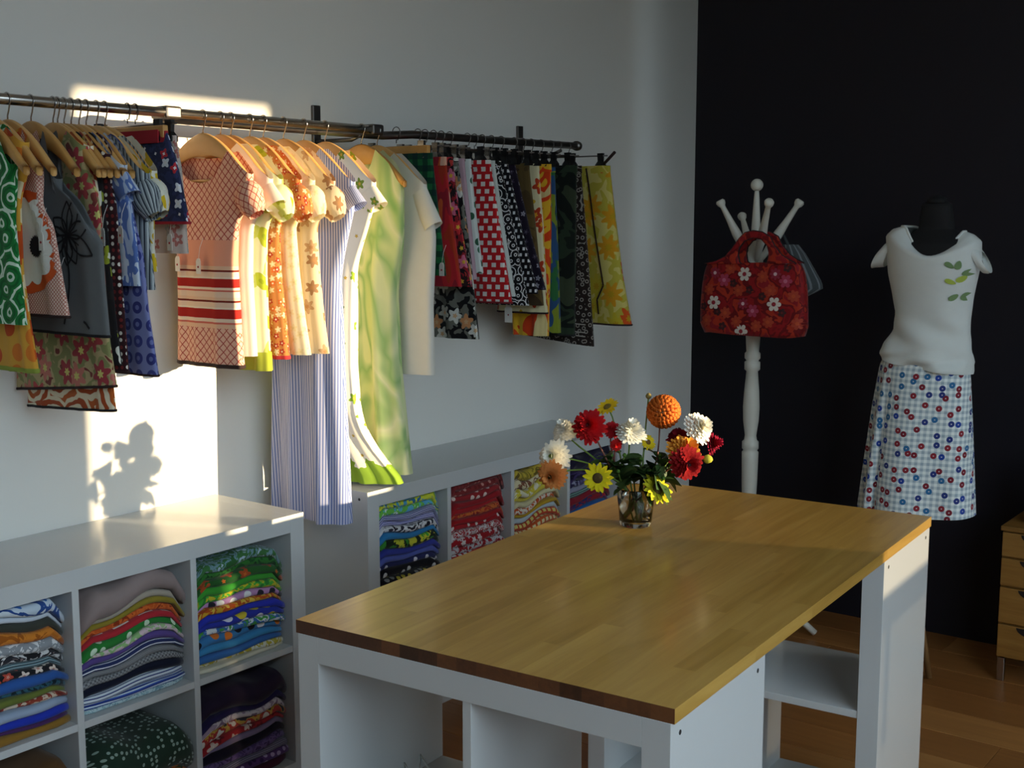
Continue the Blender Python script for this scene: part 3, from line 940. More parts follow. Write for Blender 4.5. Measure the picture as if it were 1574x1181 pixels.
o, b = L('dress', 'dark maroon dress speckled with rows of white dots', 'dress', 108, cloth('dots', '#34191d #e2ddd2 #7a2b2a', 60, r=0.28, rnd=0.15),
      [(168, 275), (178, 310), (184, 400), (190, 480), (197, 572)], (197, 572), hw0=0.15, hem=BROWNTRIM, hemh=0.003)
HN(108, 'maroon dotted dress')
o, b = L('blouse', 'pale blue and white blurred-print blouse in the shaded row', 'blouse', 120, cloth('splotch', '#7f95c2 #c9d6e6 #5a76b8 #aebfdc', (20, 10, 1)),
      [(184, 280), (200, 310), (210, 380), (216, 440)], (216, 440), sleeve='cap', hw0=0.18)
price_tag(o, atY(202, 366, rail_y(120)).x - XR, gz(rail_y(120), 202, 374))
HN(120, 'pale blue blouse')
o, b = L('dress', 'periwinkle dress printed with rows of navy medallions', 'dress', 131, cloth('dots', '#8088bd #343a7c #3d448a', (24, 24, 1), r=0.36, rnd=0.05, hole='#6d75b0'),
      [(206, 285), (212, 310), (218, 380), (228, 480), (243, 578)], (243, 578), hw0=0.17, armcut=0.03, hem=BROWNTRIM, hemh=0.003)
HN(131, 'periwinkle medallion dress')
o, b = L('blouse', 'grey and white striped blouse with a gathered sleeve', 'blouse', 147, cloth('stripe_u', '#b9c2c6 #3c4450 #8d979c', 70),
      [(232, 285), (226, 330), (230, 380), (238, 446)], (238, 446), sleeve='puff', hw0=0.20)
HN(147, 'grey striped blouse')
o, b = L('blouse', 'white blouse with yellow patches on its shoulder', 'blouse', 160, cloth('splotch', '#d9b92a #e6e4d4 #dcdccc #c7a52a', (16, 16, 1)),
      [(244, 285), (236, 330), (236, 380), (241, 418)], (241, 418), sleeve='puff', hw0=0.195)
HN(160, 'white and yellow blouse')
NAVY = cloth('floral', '#2a2f4e #e8e4e4 #c0323c #dfe2ea #2a2f4e', 24, petals=4, r=0.34, rnd=0.55, bg=['#343a60'])
def shorts(label, h, mat, band, pts, bottom, zt):
    y = rail_y(h)
    o, b = garment('shorts', label, 'shorts', y, mat, edge_profile(y, pts), gz(y, *bottom), top='waist', zt=zt, dep=0.016, fold=0.004, nf=5, sleeve='band', hem=band, hemh=0.004)
    return o, b
o, b = shorts('navy shorts with red and white motifs and a red waistband', 195, NAVY, plain('#a51d2c', 0.85), [(254, 195), (268, 240), (290, 345)], (290, 343), -0.075)
box('waist_stripe', -0.1, 0.148, -0.0195, -0.0165, -0.105, -0.072, plain('#a51d2c', 0.85), o, 0.001)
clip_hanger(rail_y(195), 'wooden clamp hanger holding the navy shorts', 0.135, True, 0, True)
o, b = garment('shorts', 'faded pink floral shorts peeping out under the navy shorts', 'shorts', rail_y(207), cloth('floral', '#c9b7ac #d9c9bc #b7736a #a9a9a4', 22, r=0.4),
      edge_profile(rail_y(207), [(268, 200), (278, 260), (288, 392)]), gz(rail_y(207), 288, 390), top='waist', zt=-0.085, dep=0.014)
price_tag(o, atY(280, 375, rail_y(207)).x - XR - 0.01, gz(rail_y(207), 278, 385))
clip_hanger(rail_y(207), 'brown clip hanger beside the wooden clamp hanger', 0.15, True)

# --- skirts on clip hangers, far half of the rail ---------------------------
def K(label, h, mat, waist, pts, bottom, zt=None, hem=None, dep=0.018, fold=0.005, nf=5, ph=0.0, wood_=False, dark=True, slant=0.0, name='skirt', what=None, clip=None):
    y = rail_y(h)
    prof = edge_profile(y, [waist] + pts)
    o, b = garment(name, label, 'skirt' if name == 'skirt' else 'dress', y, mat, prof, gz(y, *bottom), top='waist', zt=-0.092 if zt is None else zt, dep=dep, fold=fold, nf=nf, ph=ph, hem=hem, hemh=0.004, slant=slant)
    hwid = prof[-1][1]
    clip_hanger(y, clip or ('clip hanger holding the ' + what), max(0.07, hwid - 0.03), dark, 0, wood_)
    return o, b
DK = '#1a1618'
o, b = K('emerald and navy plaid skirt behind the white T-shirt', 609, cloth('check', '#1f6a3c #12402c #0f2f2c', 26), (663, 228), [(672, 320), (684, 424)], (684, 424), what='emerald plaid skirt', wood_=True, dark=False, zt=-0.085, clip='wooden clamp hanger holding the emerald plaid skirt')
price_tag(o, atY(684, 420, rail_y(609)).x - XR + 0.004, gz(rail_y(609), 684, 424), -0.02)
K('orange-red skirt fading to crimson with pale flecks', 642, cloth('splotch', '#a8341f #b8252c #8f1f2c #c9582c #d9a58c', (9, 4, 1), range=(0.3, 0.75)), (684, 234), [(692, 320), (708, 441)], (708, 441), what='orange-red skirt', dark=False)
o, b = K('red skirt with yellow and black flowers and a woven label', 653, cloth('floral', '#8a1f28 #d8b03a #c83038 #2a1a1c #c86a8a', 18, r=0.45, bg=['#1d1518', '#b03a34']), (694, 236), [(706, 340), (724, 441)], (724, 441), what='red flowered skirt', dark=False)
K('black skirt with large white and peach blossoms', 666, cloth('floral', '#141315 #c9a27a #cfcfc8 #b9b9b0 #c58a5c', 15, petals=5, r=0.42, rnd=0.9, bg=['#6a6a62']), (702, 238), [(716, 340), (735, 523)], (735, 522), what='black blossom skirt', fold=0.007)
K('mauve-pink plain skirt among the shaded skirts', 678, cloth('plain', '#b79aa6 #a5868f'), (712, 238), [(722, 340), (731, 430)], (731, 430), what='mauve skirt', dark=False)
K('white skirt with scattered green leaf dots', 691, cloth('dots', '#cfd6d2 #2f5a44 #3c6a52', 16, r=0.2, rnd=1.0), (722, 240), [(730, 330), (741, 420)], (741, 420), what='white leaf-dot skirt', dark=False)
K('bright red and white geometric block-print skirt', 718, cloth('geo', '#b81e24 #dcdad4', (30, 40, 1), wu=0.52, wv=0.6), (752, 238), [(766, 340), (786, 466)], (786, 466), what='red and white geometric skirt', fold=0.004, hem=plain('#7a1a20', .9))
K('plain white skirt beside the red geometric skirt', 729, cloth('plain', '#c9cfca #b5bdb8'), (758, 238), [(772, 340), (791, 456)], (791, 456), what='plain white skirt', dark=False)
K('black skirt with a white tribal line print', 741, cloth('rings', '#141316 #d6d6d6 #17161a #141316', 34, n=2.4, rnd=0.8), (767, 241), [(786, 340), (812, 470)], (812, 470), what='black line-print skirt')
o, b = K('black skirt covered in small white squares', 755, cloth('geo', '#141318 #d4d4d6', (48, 48, 1), wu=0.42, wv=0.5), (778, 243), [(800, 350), (826, 452)], (826, 452), what='black squares skirt')
price_tag(o, 0.10, gz(rail_y(755), 790, 495), -0.03, 0.1, 0.035, 0.06)
K('deep purple-black skirt with faint grey figures', 770, cloth('floral', '#1c1524 #6a6474 #3a3346 #8d8a96', 30, r=0.3), (789, 245), [(812, 350), (838, 446)], (838, 446), what='purple-black skirt')
K('brown skirt with a mustard waistband', 790, cloth('splotch', '#4a3a22 #5c4a28 #3f3020', (8, 8, 1)), (812, 250), [(822, 350), (834, 470)], (834, 470), what='brown and mustard skirt')
K('cream skirt with red flowers and a yellow top', 803, cloth('floral', '#d9cfa6 #d8a028 #b03a1e #c9a22c', 11, r=0.34, rnd=0.9), (827, 250), [(834, 350), (840, 482)], (840, 482), what='cream and red flowered skirt', hem=BROWNTRIM)
K('yellow skirt with big orange-red blobs', 816, cloth('splotch', '#c99a1e #d8481c #e0b02c #cf3f18 #d9c58a', (9, 7, 1)), (846, 255), [(846, 350), (841, 517)], (841, 517), what='yellow and orange blob skirt', fold=0.006)
K('teal and green batik skirt', 831, cloth('splotch', '#1f4a5c #2f6a3c #2c4f7a #7f8f2e #1d3a44', (7, 5, 1)), (852, 262), [(856, 380), (860, 514)], (860, 512), what='teal batik skirt')
K('black-green skirt with a plain black waistband', 846, cloth('splotch', '#1b211c #2c3a2a #151a17 #3a4432', (7, 7, 1)), (886, 262), [(884, 380), (882, 516)], (882, 516), what='black-green skirt', hem=BLACKTRIM)
o, b = K('dark brown skirt with white print bands along the hem', 858, cloth('rings', '#221a17 #8f8880 #221a17 #2a201c', 40, n=1.6, rnd=0.9), (893, 265), [(902, 380), (912, 528)], (912, 527), what='dark brown banded skirt', slant=-0.015)
for q, dz in enumerate((0.03, 0.045, 0.075)):
    lines = []
    zb_ = gz(rail_y(858), 912, 527)
    stroke([(-0.12 + 0.02 * k, zb_ + dz + 0.012 - 0.0015 * k) for k in range(14)], 0.0022)
    project_print('printed_band', b, o, lines, plain('#a09a90', .9), (0, 1, 0), 0.0012)
yl = rail_y(872)
o, b = K('wide yellow wrap skirt with orange flowers, last on the rail', 872, cloth('floral', '#c9bb6a #b5921a #c9501c #c98f1c #b9a62a', 9, petals=8, r=0.45, rnd=0.8, bg=['#b3a63c']), (937, 254), [(945, 330), (956, 420), (971, 502)], (971, 500), what='yellow flowered wrap skirt', hem=BROWNTRIM, dep=0.03, fold=0.008, nf=3)
tube('wrap_tie', [(0.175, -0.01, -0.085), (0.20, -0.02, -0.07), (0.235, -0.03, -0.045)], 0.006, BROWNTRIM, o, 8)
lines = []
stroke([(0.10 + 0.012 * k * (1 if k < 9 else 0.6), -0.10 - 0.055 * k) for k in range(11)], 0.0035)
project_print('wrap_edge', b, o, lines, BROWNTRIM, (0, 1, 0), 0.0016)

# ------------------------------------------------------------------ folded fabrics in the cubbies
ORD = 'top second third fourth fifth sixth seventh eighth ninth tenth eleventh twelfth thirteenth fourteenth fifteenth sixteenth seventeenth eighteenth nineteenth twentieth'.split()
def fab(spec):
    """'kind:colours:scale' -> material"""
    k, c, s = (spec.split(':') + ['20'])[:3]
    c = ['#' + x for x in c.split(',')]
    s = float(s) * 1.5
    if k == 'p': return cloth('plain', c)
    if k == 's': return cloth('stripe_v', c, s * 6)
    if k == 'd': return cloth('dots', c, s, r=0.3, rnd=0.5)
    if k == 'f': return cloth('floral', c, s, r=0.45, rnd=0.9)
    if k == 'x': return cloth('splotch', c, s, dist=1.2, detail=3)
    if k == 'c': return cloth('check', c, s)
    if k == 'g': return cloth('geo', c, s)
    return cloth('plain', c)
def stack(cell_y0, cw, xfront, z0, items, where, seed, inset=0.004, width=None, fill=None):
    """items listed top to bottom: (name, spec, thickness)"""
    rg = random.Random(seed)
    ny = 16
    ph = [rg.uniform(0, 6) for _ in range(6)]
    surf = [0.0] * (ny + 1)
    tot = sum(t for _, _, t in items)
    sc = (fill / tot) if fill else 1.0
    n = len(items)
    for q, (desc, spec, th) in enumerate(reversed(items)):
        idx = n - 1 - q
        th *= sc
        w = (width or cw) - 2 * inset - rg.uniform(0, 0.012)
        yc = cell_y0 + cw / 2 + rg.uniform(-0.002, 0.002)
        a, f = rg.uniform(0, 6), rg.uniform(3, 7)
        t = [th * (1 + 0.16 * math.sin(f * i / ny + a) + 0.07 * math.sin(11 * i / ny + 2 * a)) for i in range(ny + 1)]
        edge = [smoothstep(0, 0.12, i / ny) * smoothstep(0, 0.12, 1 - i / ny) for i in range(ny + 1)]
        jit = rg.uniform(-0.010, 0.004); tilt = rg.uniform(-0.012, 0.012)
        dp = 0.30
        V, F, uv = [], [], []
        prof = []
        for k in range(9):
            b = -PI / 2 + PI * k / 8
            prof.append((math.cos(b), 0.5 + 0.5 * math.sin(b)))
        loop = [(0, -1.0)] + prof + [(1, -1.0)]
        m = 12
        for i in range(ny + 1):
            s = i / ny
            yy = yc - w / 2 + w * s
            h = t[i] * (0.82 + 0.18 * edge[i])
            zb = z0 + surf[i] + 0.0006
            xf = xfront - 0.028 + jit + tilt * (s - 0.5) + 0.004 * math.sin(5 * s + a)
            sec = [(-dp, 0.0, 0.0), (-dp * 0.5, 0.0, dp * .5)]
            for (cx, cz) in prof: sec.append((cx * h * 0.5, cz, None))
            sec += [(-dp * 0.5, 1.0, None), (-dp, 1.0, None)]
            acc = 0; prev = None
            for (dx, cz, _) in sec:
                p = Vector((xf + dx - (0.012 * (1 - edge[i])), yy, zb + cz * h * (1 if dx > -dp * 0.9 else 0.96)))
                if prev is not None: acc += (p - prev).length
                prev = p
                V.append(p); uv.append((yy * 1.0 + a, acc + a * 0.37))
            m = len(sec)
        for i in range(ny):
            for k in range(m - 1):
                F.append((i * m + k, (i + 1) * m + k, (i + 1) * m + k + 1, i * m + k + 1))
        F.append(tuple(range(m))); F.append(tuple(ny * m + k for k in range(m))[::-1])
        for i in range(ny + 1): surf[i] += t[i] * (0.82 + 0.18 * edge[i]) + 0.0012
        mid = sum(surf) / len(surf)
        surf = [x * 0.9 + mid * 0.1 if False else x for x in surf]
        ordn = ('top' if idx == 0 else 'bottom' if idx == n - 1 else ORD[idx] + ' down')
        o = part('folded_fabric', V, F, fab(spec), None, uv)
        tag(o, '%s folded fabric, %s in the %s' % (desc, ordn, where), 'fabric', 'folded fabrics in the ' + where)
BT, TT = 0.0515, 0.019
ZLOW, ZUP = BT, BT + CH + TT
def cell_y(u0, c): return u0 + BT + c * (CW + TT)
c4 = [('mossy green and sky', 'x:2c5a2e,6f8f98,3a6a3a,9fb4c4', .024), ('dark green leafy', 'x:1f4a24,2f6a2c,173a1e', .020), ('green with rust figures', 'f:2a5a28,c8682a,a84a22,2a5a28:14', .020), ('bright green', 'p:3f9a34,338a2c', .018),
      ('green and yellow printed', 'x:4aa83a,c9b82a,4aa83a,2f7a34', .018), ('pink and white spotted', 'd:b88ab8,e6e6e6,2a2a34:16', .016), ('golden orange print', 'x:c99a2a,b8501e,d9b84a', .013), ('royal blue', 'p:2a34a8,343fc0', .020),
      ('ultramarine with yellow dots', 'd:2c38a0,d9c23a,e6e6ee:12', .018), ('green and white mixed', 'x:4a9a4a,d9dfe0,3a6ab0,4a9a4a', .018), ('blue with black-eyed white dots', 'd:3a7ab0,e6e6e6,1c1c22,d8782a:14', .022),
      ('sky blue', 'p:3a86b8,4a98c8', .018), ('cornflower blue', 'p:3a6fb0,3362a0', .016), ('white with yellow scribbles', 'x:d9d9c8,d9d9c8,b8a83a,d9d9c8', .014), ('cream', 'p:d8d2bc,c9c2a8', .010)]
stack(cell_y(U1Y, 3), CW, U1X, ZUP, c4, 'green-and-blue stack', 1, fill=0.285)
c3 = [('fluffy taupe', 'p:8f7f7c,7c6c6a', .060), ('pale taupe', 'p:a39a8c,958a7c', .016), ('mustard olive', 'p:8f7f2c,7c6c22', .016), ('burnt orange', 'x:b8501e,c9622a,8a3416', .016), ('white dashes on red', 'g:b02a34,e8e6e0:9', .014),
      ('green with white ticks', 'd:2a7a34,c9dfc4,2a7a34:24', .022), ('pale green and pink', 'x:9fc08a,d8c0c8,8fb87a', .014), ('violet', 'p:5c4a8a,4a3a74', .016), ('navy with white stripes', 's:2a3460,d9dce6,2a3460,2a3460:9', .014), ('grey pinstriped', 's:7a7c80,4a4c52,9a9c9e:30', .016),
      ('grey woven', 'c:6a6c70,8f9194,55575c:60', .018), ('midnight navy', 'p:14182a,1c2034', .022), ('white and navy striped', 's:d9e0e6,2a3a7a,c9d6e0:12', .018), ('blue and white striped', 's:3a5ab0,c9d9e6,2a3a80:10', .014), ('mottled pale blue', 'x:8fb0b8,b8ccd0,7a9aa8:40', .012)]
stack(cell_y(U1Y, 2), CW, U1X, ZUP, c3, 'taupe-topped stack', 2, fill=0.300)
c2 = [('blue and white cloudy', 'x:3a6ab0,b8c6d4,2a4a8a,c9d4dc:8', .028), ('ice white', 'p:c2cad4,aab4c2', .014), ('olive-black', 'p:3c3f38,30332e', .022), ('burnt orange-brown', 'x:b86a1e,c97a2a,9a5418', .026), ('white and grey brushed', 'x:c9cdd0,8a9096,d9dcde', .024),
      ('black and white painted', 'x:1c1c20,c9c9c9,2a2a30,8a7a78:18', .020), ('grey-teal striped', 's:5a7a84,2a343c,8fa4aa:16', .014), ('black with coral print', 'f:1c1c20,c98a7c,b84a3a,e0d0c4:20', .016), ('denim blue', 'p:2f5aa0,274c8a', .024), ('dark teal printed', 'x:1f3a4a,2f5a6a,16262e', .014),
      ('olive green', 'p:6a7434,58622a', .016), ('maroon printed', 'x:6a2a24,8a3a2c,c9b8a4', .012), ('silver blue', 'p:9aaac0,8494b0', .020), ('cobalt blue', 'p:2438b0,1f2f98', .020), ('plum', 'p:4a2a5a,3c224a', .010), ('ochre brown', 'p:8f6a2a,7a5820', .022)]
stack(cell_y(U1Y, 1), CW, U1X, ZUP, c2, 'leftmost mixed stack', 3, fill=0.310)
b4 = [('dark aubergine', 'p:2a1f34,231a2c', .050), ('deep purple-blue', 'p:2c2450,241e42', .016), ('mauve and white', 'x:a890a4,d9ccd0,8a7088', .018), ('white, red and mustard printed', 'x:d9d0c8,b03a34,c9a24a,3a3a44:14', .020), ('red floral', 'f:a82a30,e0d0c8,7a1f28,d9c4b8:16', .014),
      ('lavender', 'p:8a7a9a,7a6a8c', .014), ('black-purple', 'p:1f1828,181220', .022), ('violet small-print', 'x:5a4478,6f5a8c,43325c:30', .020), ('grey-lilac striped', 's:8a8498,5a5468:20', .018), ('purple speckled', 'd:5a3a72,b8a0c4,3a2450:30', .020), ('wine', 'p:4a1f34,3c182a', .020)]
stack(cell_y(U1Y, 3), CW, U1X, ZLOW, b4, 'dark purple stack', 4, fill=0.275)
b3 = [('bottle green white-spotted', 'd:24382c,8fa49a,24382c:45', .10), ('green and orange printed', 'x:4a6a2a,c9702a,2f4a22:20', .03), ('forest green', 'p:1f4a2c,183c24', .03), ('dark spruce', 'p:22402e,1a3224', .03)]
stack(cell_y(U1Y, 2), CW, U1X, ZLOW, b3, 'bottle green stack', 5, fill=0.25)
b2 = [('coffee brown', 'p:5c4022,4c341a', .07), ('tan', 'p:8a6a3a,785a30', .04), ('dark brown', 'p:3c2816,302012', .05)]
stack(cell_y(U1Y, 1), CW, U1X, ZLOW, b2, 'coffee brown stack', 6, fill=0.26)
d1 = [('blue and lime checked', 'g:3a86b0,a8c83a:12', .018), ('aqua and yellow', 'x:4a9ac0,c9d03a,2a6a9a', .018), ('sky and green', 'x:5aa8d0,6ab84a,d9e6ea', .016), ('navy pinstriped', 's:2a2f70,b8bcd8:20', .016), ('lilac-blue striped', 's:7a7ab8,d0d0e6,3a3a80:20', .014),
      ('black and white scribbled', 'x:1c1c28,d9d9dc,2a2a3a:20', .018), ('turquoise blue', 'p:2f80b8,2a70a8', .016), ('green and yellow on black', 'x:4aa83a,c9c83a,1c2a1c,3a8a34:10', .022), ('royal indigo', 'p:3a44a0,2f3888', .018), ('periwinkle', 'p:5c68b8,4c58a4', .016),
      ('blue white-flecked', 'd:2a2f60,d9d9e6,2a2f60:24', .018), ('black white-spotted', 'd:18161c,d0d0d0,18161c:22', .022), ('black yellow-flecked', 'd:1c1a1e,b8a83a,8a8a88:24', .020), ('black rose', 'f:18161a,8a3a44,4a4a52,c9c9c4:22', .020), ('midnight', 'p:16182a,101222', .02)]
stack(cell_y(U2Y, 0), CW, U2X, ZUP, d1, 'sky-and-navy stack', 7, fill=0.325)
d2 = [('dark red small-print', 'd:6a2426,a85a54,7a2c2c:34', .020), ('brick red dotted', 'd:7a2a2a,c08a80,6a2020:30', .018), ('red ringed', 'd:8f2428,d9c4bc,8f2428:22', .018), ('crimson', 'p:9a1f26,88181e', .016), ('scarlet', 'p:b0242a,9c1c22', .016), ('red and orange', 'x:b02a24,c96a34,8a1c20', .014), ('red', 'p:a81e24,961a20', .014), ('cherry red flecked', 'd:a81e26,e0d0cc,a81e26:30', .016),
      ('red and white leafy', 'x:a81f28,dcd8d8,a81f28,c9b8b8:26', .020), ('white on red floral', 'f:a01e26,d9d4d4,d9d4d4,c9c0c4:22', .022), ('red and grey figured', 'x:9a1e28,c2c2c8,9a1e28:22', .020), ('red and white blocky', 'g:a8222a,dcdcdc:22', .022), ('red white-diamond', 'c:a8222a,c9a0a0,dcdcdc:24', .020), ('deep red', 'p:8a1a20,781419', .02)]
stack(cell_y(U2Y, 1), CW, U2X, ZUP, d2, 'red stack', 8, fill=0.322)
d3 = [('olive-yellow printed', 'x:8a7a2c,b8a03a,6a5a20:14', .030), ('cream and brown scrolled', 'x:d0c4a0,7a4a34,d0c4a0:16', .022), ('white and yellow', 'x:d9d4b8,c9b83a,d9d4b8:10', .020), ('lemon', 'p:c9b844,b8a63a', .014), ('pale straw', 'p:d0c8a0,c0b68c', .014), ('orange and white', 'x:c9602a,d9cfc0,b84a1e:16', .016), ('golden', 'p:b8962a,a68420', .010), ('ice blue', 'p:b8c4cc,a4b0ba', .014),
      ('red and yellow mosaic', 'g:b8442a,d0c470:26', .018), ('orange mosaic', 'g:c0582a,d9cfa0:26', .018), ('terracotta and cream', 'g:a84428,d9d0a8:28', .018), ('amber figured', 'x:b8882a,c9502a,d9d0a8:20', .018), ('saffron', 'p:b8862a,a67620', .02)]
stack(cell_y(U2Y, 2), CW, U2X, ZUP, d3, 'yellow stack', 9, fill=0.325)
d4 = [('black-violet', 'p:1f1a30,191528', .040), ('aubergine printed', 'x:2c2244,3c3058,1c162c:16', .030), ('purple and grey', 'x:4a4068,8a88a0,2c2648:14', .024), ('silver lilac', 'p:8f8fa4,7c7c92', .018), ('mint and grey striped', 's:7a9a90,3a4a4c:14', .018), ('wine red', 'p:8a1f2e,781a26', .022), ('red and navy', 'x:a82430,2a2f60,8a1c28:12', .020), ('ocean blue', 'p:1f5a9a,1a4c86', .024), ('navy white-dotted', 'd:1a2444,a8b0c4,1a2444:16', .03), ('inky blue', 'p:141a34,10152a', .03)]
stack(cell_y(U2Y, 3), CW, U2X, ZUP, d4, 'violet-and-ocean stack', 10, fill=0.325)

# ------------------------------------------------------------------ bouquet in a glass
VX, VY = 1.344, 2.61
ZT = TH + ST
glass, gnt, gb = base_mat('clear_glass', 0.02)
gb.inputs['Transmission Weight'].default_value = 1.0; gb.inputs['IOR'].default_value = 1.45
water, wnt, wbs = base_mat('water', 0.0)
wbs.inputs['Transmission Weight'].default_value = 1.0; wbs.inputs['IOR'].default_value = 1.33; wbs.inputs['Base Color'].default_value = (0.93, 0.95, 0.85, 1)
va = thing('glass_tumbler', 'clear glass tumbler of water holding the garden bouquet', 'vase', (VX, VY, ZT + 0.0005))
R0, R1, VH = 0.040, 0.049, 0.098
V, F = [], []
prof = [(R0 - 0.004, 0.0), (R0, 0.004), (R0 + (R1 - R0) * 0.5, VH * 0.5), (R1, VH - 0.002), (R1 - 0.0012, VH), (R1 - 0.0026, VH - 0.002), (R0 + (R1 - R0) * 0.5 - 0.003, VH * 0.5), (R0 - 0.003, 0.012), (0.001, 0.011)]
lathe_data(prof, 32, V, F)
part('tumbler', V, F, glass, va)
V, F = lathe_data([(0.001, 0.0125), (R0 - 0.0035, 0.0125), (R0 + (R1 - R0) * 0.5 - 0.0035, VH * 0.5), (R0 + (R1 - R0) * 0.66 - 0.0035, VH * 0.66), (0.001, VH * 0.66)], 32)
part('water', V, F, water, va)
STEM = plain('#5c7a2c', 0.6, name='stem_green'); STEMR = plain('#6a3a2a', 0.6, name='stem_brown'); LEAF = plain('#2f4a1e', 0.55, name='leaf_green')
DV = (Vector((VX, VY, ZT + 0.15)) - CAM).dot(FW)
def at_bouquet(px, py, off): d = ray(px, py); return CAM + d * (DV + off)
def frame_to(n):
    n = n.normalized()
    t = n.orthogonal().normalized()
    return t, n.cross(t), n
def petal_ring(V, F, t, b, n, c, count, r0, r1, w, lift, curl, a0, jit, rg, pointed=0.5):
    for i in range(count):
        a = a0 + 2 * PI * i / count + rg.uniform(-jit, jit)
        d = t * math.cos(a) + b * math.sin(a); sdir = n.cross(d)
        L_ = r1 * rg.uniform(0.9, 1.08)
        base = len(V)
        rows = ((0.0, 0.35, 0.0), (0.4, 0.95, 0.25), (0.75, 0.95 - 0.25 * pointed, 0.12), (1.0, 0.5 * (1 - pointed) + 0.06, 0.0))
        for (s, ww, cup) in rows:
            rr = r0 + (L_ - r0) * s
            h = lift * s + curl * s * s
            for k in (-1, 0, 1):
                V.append(c + d * rr + sdir * (k * w * ww * 0.5) + n * (h + (cup * w * 0.5 if k else 0)))
        for j in range(3):
            for k in range(2): F.append((base + j * 3 + k, base + j * 3 + k + 1, base + (j + 1) * 3 + k + 1, base + (j + 1) * 3 + k))
def bloom(label, kind, px, py, rpx, col, facing, off=0.0, col2=None, stem=STEM, bend=0.0, base=None):
    c = at_bouquet(px, py, off)
    rpx *= 1.12
    r = rpx * (DV + off) / FPX
    n = Vector(facing).normalized()
    o = thing('cut_flower', label, 'flower', (VX, VY, ZT + 0.016), 0, 'flowers in the glass tumbler')
    org = o.location
    c = c - org
    t, b, n = frame_to(n)
    rg = random.Random(int(px * 7 + py))
    V, F = [], []
    pm = plain(col, 0.75, 0.0, 0.15, name='petal')
    if kind == 'dahlia':
        for k in range(7):
            q = k / 6
            cnt = int(20 - 12 * q)
            petal_ring(V, F, t, b, n, c - n * (r * 0.28) + n * (r * 0.62 * q), cnt, 0.10 * r, r * (1.0 - 0.72 * q), r * 0.34 * (1 - 0.3 * q), r * (0.05 + 0.30 * q), r * (-0.05 + 0.12 * q), k * 0.4, 0.07, rg, 0.45)
        part('petals', V, F, pm, o)
        if col2:
            V, F = [], []
            lathe_data([(r * 0.02, r * 0.16), (r * 0.16, r * 0.12), (r * 0.2, 0.0)], 10, V, F, Matrix.Translation(c + n * r * 0.2) @ n.to_track_quat('Z', 'Y').to_matrix().to_4x4())
            part('flower_center', V, F, plain(col2, 0.8), o)
    elif kind == 'pompon':
        N = 170
        for i in range(N):
            z = 1 - 1.75 * (i + 0.5) / N; ph_ = i * 2.39996
            d = (t * math.cos(ph_) + b * math.sin(ph_)) * math.sqrt(max(0, 1 - z * z)) + n * z
            s1 = d.orthogonal().normalized(); s2 = d.cross(s1)
            w = r * 0.125; bb = len(V); p0 = c + d * (r * 0.55); p1 = c + d * r
            V += [p0 + s1 * w * 0.6, p0 + s2 * w * 0.6, p0 - s1 * w * 0.6, p0 - s2 * w * 0.6, p1 + s1 * w - d * r * .06, p1 + s2 * w * 1.0, p1 - s1 * w - d * r * .06, p1 - s2 * w * 1.0, c + d * r * 0.86]
            for k in range(4):
                F.append((bb + k, bb + (k + 1) % 4, bb + 4 + (k + 1) % 4, bb + 4 + k)); F.append((bb + 4 + k, bb + 4 + (k + 1) % 4, bb + 8))
        part('petals', V, F, pm, o)
    elif kind == 'daisy':
        petal_ring(V, F, t, b, n, c, 15, 0.24 * r, r, r * 0.36, r * 0.05, -r * 0.05, 0, 0.1, rg, 0.85)
        petal_ring(V, F, t, b, n, c + n * r * 0.04, 12, 0.24 * r, r * 0.9, r * 0.34, r * 0.12, -r * 0.02, 0.2, 0.1, rg, 0.85)
        part('petals', V, F, pm, o)
        V, F = [], []
        lathe_data([(r * 0.34, 0), (r * 0.34, r * 0.07), (r * 0.26, r * 0.15), (r * 0.10, r * 0.17), (r * 0.02, r * 0.14)], 14, V, F, Matrix.Translation(c) @ n.to_track_quat('Z', 'Y').to_matrix().to_4x4())
        part('flower_center', V, F, plain(col2 or '#3a2412', 0.9), o)
    else:   # bud
        V, F = [], []
        lathe_data([(r * 0.2, -r), (r * 0.8, -r * 0.5), (r * 0.95, 0), (r * 0.6, r * 0.7), (r * 0.15, r)], 10, V, F, Matrix.Translation(c) @ n.to_track_quat('Z', 'Y').to_matrix().to_4x4())
        part('bud', V, F, pm, o)
    if kind != 'bud':
        V, F = [], []
        petal_ring(V, F, t, b, -n, c - n * r * 0.18, 7, 0.05 * r, r * 0.40, r * 0.2, r * 0.06, 0.0, 0.3, 0.1, rg, 0.7)
        part('sepals', V, F, LEAF, o)
    s0 = c - n * r * 0.22
    foot = Vector((-0.022 * (1 if c.x > 0 else -1) + rg.uniform(-0.008, 0.008), -0.022 * (1 if c.y > 0 else -1) + rg.uniform(-0.008, 0.008), 0.0)) if base is None else Vector(base)
    rim = Vector((c.x, c.y, 0)); rim = rim.normalized() * min(0.034, rim.length) + Vector((0, 0, 0.085))
    pts = []
    for i in range(11):
        q = i / 10
        if q < 0.4: p = foot.lerp(rim, q / 0.4)
        else:
            z = (q - 0.4) / 0.6
            c1 = rim + (rim - foot).normalized() * (s0 - rim).length * 0.45
            c2 = s0 - n * (s0 - rim).length * 0.25
            p = rim * (1 - z) ** 3 + c1 * 3 * z * (1 - z) ** 2 + c2 * 3 * z * z * (1 - z) + s0 * z ** 3
        pts.append(p)
    tube('stem', pts, [0.0022] * 9 + [0.0018, 0.0022], stem, o, 6)
    return o, pts
TOC = -FW
def face(rx, ry, tc=1.0): return RT * rx + UP * ry + TOC * tc
